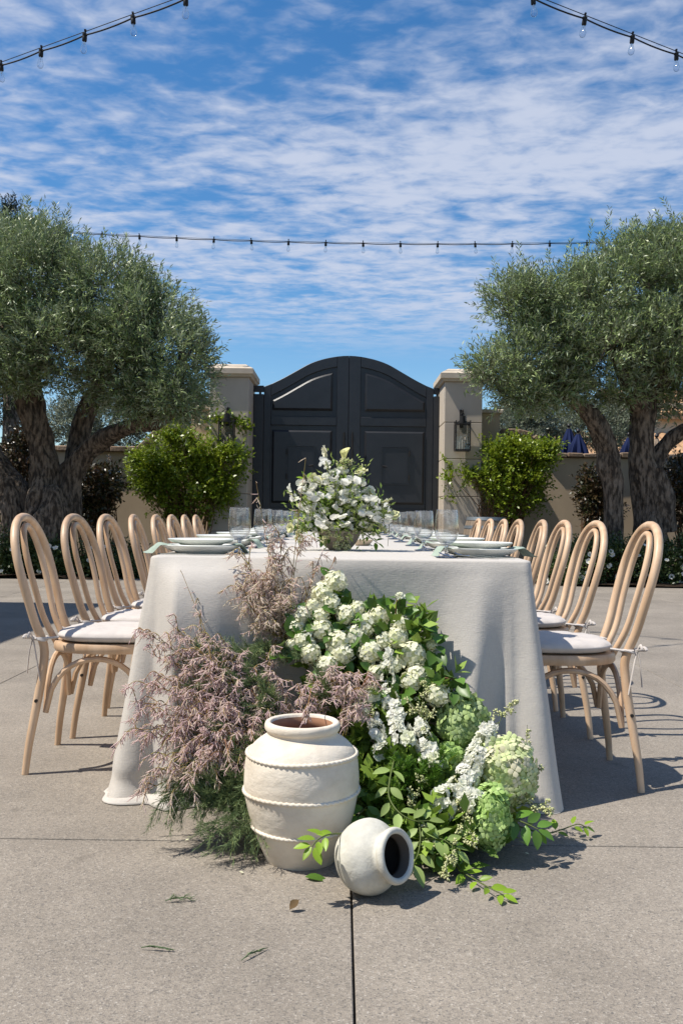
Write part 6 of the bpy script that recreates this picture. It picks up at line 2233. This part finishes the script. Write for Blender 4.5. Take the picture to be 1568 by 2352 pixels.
# ================================================================== TABLE CENTREPIECE
CY = 3.66
bc = Vector((P(779, 1262, CY).x, CY, TT))
bt = thing('flower_bowl', 'grey brown stone bowl holding the white flowers on the table', 'bowl', bc)
MB().lathe([(p[0], p[1]) for p in spline([(0, 0), (.038, 0), (.044, .004), (.062, .024), (.076, .048), (.085, .072), (.0855, .0745), (.083, .075), (.074, .050), (.055, .024), (0, .012)], 3)], 60).build('bowl_body', M_BOWL, bt, True, 60, off=(0, 0, 0))
GB = 'white blossoms in the stone bowl'
rng = np.random.default_rng(1100)
lob = [((bc.x, CY - .02, bc.z + .13), (.15, .10, .10)), ((bc.x - .01, CY - .02, bc.z + .22), (.10, .07, .08)), ((bc.x + .07, CY - .03, bc.z + .12), (.11, .08, .06)), ((bc.x - .09, CY - .03, bc.z + .11), (.09, .08, .06)), ((bc.x + .01, CY - .02, bc.z + .29), (.05, .04, .06))]
V, Fc, ti, _ = leaf_cloud(lob, 210, 9, .024, .008, rng, up=.7, tw_len=.10, shell=.3, clump=12, keep=-.4)
ft = place('bouquet_greenery', mesh('bouquet_greenery', V, Fc, True, None, tint=ti), None, None, mat('fresh_lime_green', (0.16, 0.27, 0.04), .5, .3, tint=(0.46, 0.54, 0.16), trans=.4))
tag(ft, 'fine fresh green foliage filling the stone bowl between the white blossoms', 'foliage', None, 'stuff')
bcen = bc + Vector((0, 0, .06))


def PC_(px, py, dy=0.0):
    return P(px, py, CY + dy)


def centre_flower(name, label, px, py, dy, base, sz, material, seed, group, face=None, cat='flower', nh=1, tintv=.25, stem=.0018):
    r = np.random.default_rng(seed)
    c = PC_(px, py, dy)
    t = thing(name, label, cat, c, group=group)
    side = Vector(((c.x - bcen.x) * .35, (c.y - bcen.y) * .3, 0))
    stem_part(t, [bcen + side * .35, bcen.lerp(c, .5) + side * .3, c], stem, stem * .8, M_STEM)
    out = unit(np.array([c.x - bcen.x, c.y - bcen.y - .10, (c.z - bcen.z) * .35])) if face is None else unit(np.array(face))
    n = nh
    pos = np.zeros((n, 3)) + (r.normal(size=(n, 3)) * sz * .42 if n > 1 else 0)
    up = unit(out + r.normal(size=(n, 3)) * .55)
    sd = unit(np.cross(up, np.array([.2, .1, -1.0]) + r.normal(size=(n, 3)) * .4))
    Rr = frames(np.cross(sd, up), up) if base[0] is not PEAV else frames(up, np.array([0, -.15, 1.0]) + r.normal(size=(n, 3)) * .35)
    for k in range(n):
        V, Fc = scatter(base[0], base[1], pos[k:k + 1], Rr[k:k + 1], sz * r.uniform(.9, 1.15, 1))
        place('petals', mesh('petals', V, Fc, True, None, tint=np.full(len(base[0]), min(1, max(0, tintv + r.normal() * .2)))), t, None, material)


sp_pos = [(753, 1076), (757, 1094), (748, 1108), (768, 1090), (712, 1120), (724, 1112), (680, 1128), (693, 1120), (706, 1137), (722, 1140), (735, 1150), (716, 1158), (743, 1172), (731, 1168), (782, 1135), (776, 1146), (792, 1142), (822, 1112), (830, 1125), (838, 1142), (818, 1140), (845, 1138), (862, 1156), (874, 1150), (822, 1178), (812, 1192), (830, 1198), (800, 1188), (846, 1178), (864, 1182), (858, 1192), (712, 1190), (726, 1182), (704, 1174), (790, 1168), (770, 1120), (805, 1120), (756, 1130), (850, 1165), (740, 1128), (690, 1138), (812, 1160), (700, 1206), (716, 1215), (740, 1206), (760, 1196), (776, 1186), (735, 1188), (696, 1156), (764, 1158), (800, 1150), (836, 1164), (880, 1170), (886, 1186), (842, 1206), (818, 1212), (770, 1212), (792, 1204), (864, 1206), (748, 1145), (810, 1096), (776, 1100), (735, 1080), (790, 1110)]
for i, (px, py) in enumerate(sp_pos):
    r = random.Random(900 + i)
    z = 'at the top left' if py < 1115 and px < 775 else 'at the far left' if px < 712 else 'low on the left' if px < 748 and py > 1150 else 'left of centre' if px < 775 else 'low on the right' if py > 1170 and px > 795 else 'at the upper right' if px > 800 else 'in the centre'
    centre_flower('sweet_pea', 'ruffled white sweet pea blossom ' + z + ' of the stone bowl arrangement', px, py, r.uniform(-.13, -.03), (PEAV, PEAF), r.uniform(.034, .046), M_WHITEPET, 900 + i, 'white sweet peas ' + z + ' of the bowl', nh=r.choice((2, 2, 3)), tintv=.05)
for i, (px, py, lab) in enumerate(((720, 1100, 'at the upper left of the bowl arrangement'), (733, 1106, 'left of the calla in the bowl arrangement'), (830, 1086, 'at the upper right of the bowl arrangement'), (852, 1136, 'at the right edge of the bowl arrangement'), (905, 1184, 'sticking out far right of the bowl arrangement'), (668, 1212, 'lowest at the left of the bowl arrangement'))):
    centre_flower('ranunculus', 'pale yellow ruffled blossom ' + lab, px, py, -.05, (RUFV, RUFF), .056 if i < 4 else .046, M_YELPET, 950 + i, 'pale yellow blossoms in the stone bowl', nh=1, stem=.0022)
centre_flower('ranunculus', 'single ivory ruffled blossom on the tallest stem of the bowl arrangement', 749, 1037, -.03, (RUFV, RUFF), .056, M_CREAMPET, 960, None, face=(-.7, -.6, .3), nh=1, stem=.003, tintv=0)
# calla
cc = PC_(790, 1066, -.02)
ct = thing('calla_lily', 'pale yellow calla lily at the top of the bowl arrangement', 'flower', cc)
stem_part(ct, [bcen, bcen.lerp(cc, .5), cc], .004, .0035, M_STEM)
V, Fc = [], []
nv, nu = 12, 13
for j in range(nv):
    f = j / (nv - 1)
    for k in range(nu):
        a = -PI + 2 * PI * k / (nu - 1)
        open_ = max(0, (f - .35) / .65)
        rr = .007 + .008 * f + .016 * open_ ** 2 * (1 + .3 * math.cos(a))
        zz = .060 * f + (.022 * open_ ** 1.5) * math.cos(a * .5) ** 2 - .004 * open_
        V.append((rr * math.sin(a) * (1 - .1 * open_), rr * math.cos(a) * .8 + .012 * open_, zz))
for j in range(nv - 1):
    for k in range(nu - 1):
        a = j * nu + k
        Fc.append((a, a + 1, a + nu + 1, a + nu))
place('spathe', mesh('spathe', V, np.array(Fc), True, None), ct, Matrix.Rotation(rad(-50), 4, 'Z') @ Matrix.Rotation(rad(10), 4, 'X') @ Matrix.Scale(.8, 4), M_CALLA)
MB().tube([(0, 0, .02), (0, 0, .055)], .0032, 8).build('spadix', M_YELPET, ct, off=(0, 0, 0))
for i, (p, lab) in enumerate((([(745, 1205), (752, 1225), (745, 1240)], 'left over the bowl rim'), ([(790, 1225), (795, 1245), (800, 1262)], 'straight over the bowl front'), ([(775, 1222), (778, 1240), (770, 1258)], 'over the bowl front, left of centre'), ([(820, 1205), (838, 1218), (855, 1225)], 'right over the bowl rim'), ([(850, 1195), (868, 1208), (880, 1218)], 'at the far right of the bowl'), ([(700, 1205), (690, 1225), (685, 1240)], 'at the far left of the bowl'), ([(780, 1190), (782, 1170), (778, 1150)], 'standing in the middle of the bowl flowers'), ([(835, 1160), (842, 1150), (846, 1142)], 'among the right sweet peas of the bowl'), ([(880, 1190), (885, 1170), (882, 1160)], 'standing at the right of the bowl flowers'), ([(805, 1075), (795, 1066), (790, 1060)], 'beside the calla at the top of the bowl flowers'))):
    panicle('cream privet spray hanging ' + lab if i < 6 else 'cream privet spray ' + lab, None, 130, .035, 970 + i, world_pts=[PC_(x, y, -.085 if i < 6 else -.05) for x, y in p], group='cream privet sprays in the stone bowl', sz=.0085)
for i, (a, b) in enumerate((((770, 1215), (700, 1170)), ((770, 1215), (740, 1140)), ((775, 1215), (765, 1120)), ((780, 1215), (790, 1140)), ((790, 1215), (830, 1150)), ((790, 1215), (860, 1180)), ((765, 1215), (690, 1200)), ((760, 1220), (680, 1215)), ((770, 1210), (720, 1195)), ((800, 1215), (870, 1225)), ((790, 1210), (780, 1170)), ((770, 1215), (735, 1180)), ((785, 1215), (808, 1165)))):
    p0, p1 = PC_(*a, -.02), PC_(*b, -.05)
    feather('fern_spray', 'fine green fern spray among the white flowers of the stone bowl', [p0, p0.lerp(p1, .5) + Vector((0, -.02, .01)), p1], 420, .017, M_LUSH, 1000 + i, .0019, 'fine green sprays in the stone bowl', 'fern', .6)
for i, (p, lab) in enumerate((([(725, 1150), (705, 1110), (700, 1098)], 'at the upper left'), ([(760, 1222), (750, 1235), (742, 1238)], 'over the left bowl rim'), ([(830, 1222), (850, 1235), (868, 1248)], 'drooping at the right'), ([(785, 1215), (770, 1225), (765, 1228)], 'in the middle over the rim'))):
    sprig('leaf_sprig', 'small green leaf sprig ' + lab + ' of the stone bowl', 'sprig', [PC_(x, y, -.06) for x, y in p], 2, LEAFL if i != 1 else LEAFD, .034, 1030 + i, group='leaf sprigs in the stone bowl')
# long grass blade hanging at the right
gb = thing('grass_blade', 'long thin green blade hanging at the right of the stone bowl', 'leaf', PC_(880, 1190, -.05))
stem_part(gb, [PC_(850, 1200, -.05), PC_(882, 1192, -.06), PC_(893, 1205, -.06), PC_(890, 1255, -.06)], .0032, .001, M_STEM, 'blade', 4)

for i, (p, n_, lab) in enumerate((([(775, 1170), (758, 1110), (750, 1068)], 16, 'rising left of the calla'), ([(760, 1180), (722, 1140), (698, 1108)], 14, 'leaning out at the upper left'), ([(800, 1170), (822, 1120), (830, 1080)], 14, 'rising at the upper right'), ([(810, 1185), (860, 1160), (888, 1150)], 13, 'leaning out at the right'), ([(750, 1195), (700, 1165), (672, 1140)], 12, 'leaning out at the far left'), ([(785, 1150), (780, 1100), (776, 1072)], 12, 'upright in the middle'))):
    spike('sweet_pea_spray', 'slender stem of small white blossoms ' + lab + ' of the stone bowl', None, .014, .006, n_, (PEAV, PEAF), .030, M_WHITEPET, 1200 + i, 'slender blossom stems in the stone bowl', True, world_pts=[PC_(x, y, -.06) for x, y in p])
# bookkeeping flag used only while building
for o in bpy.data.objects:
    if '_w' in o:
        del o['_w']
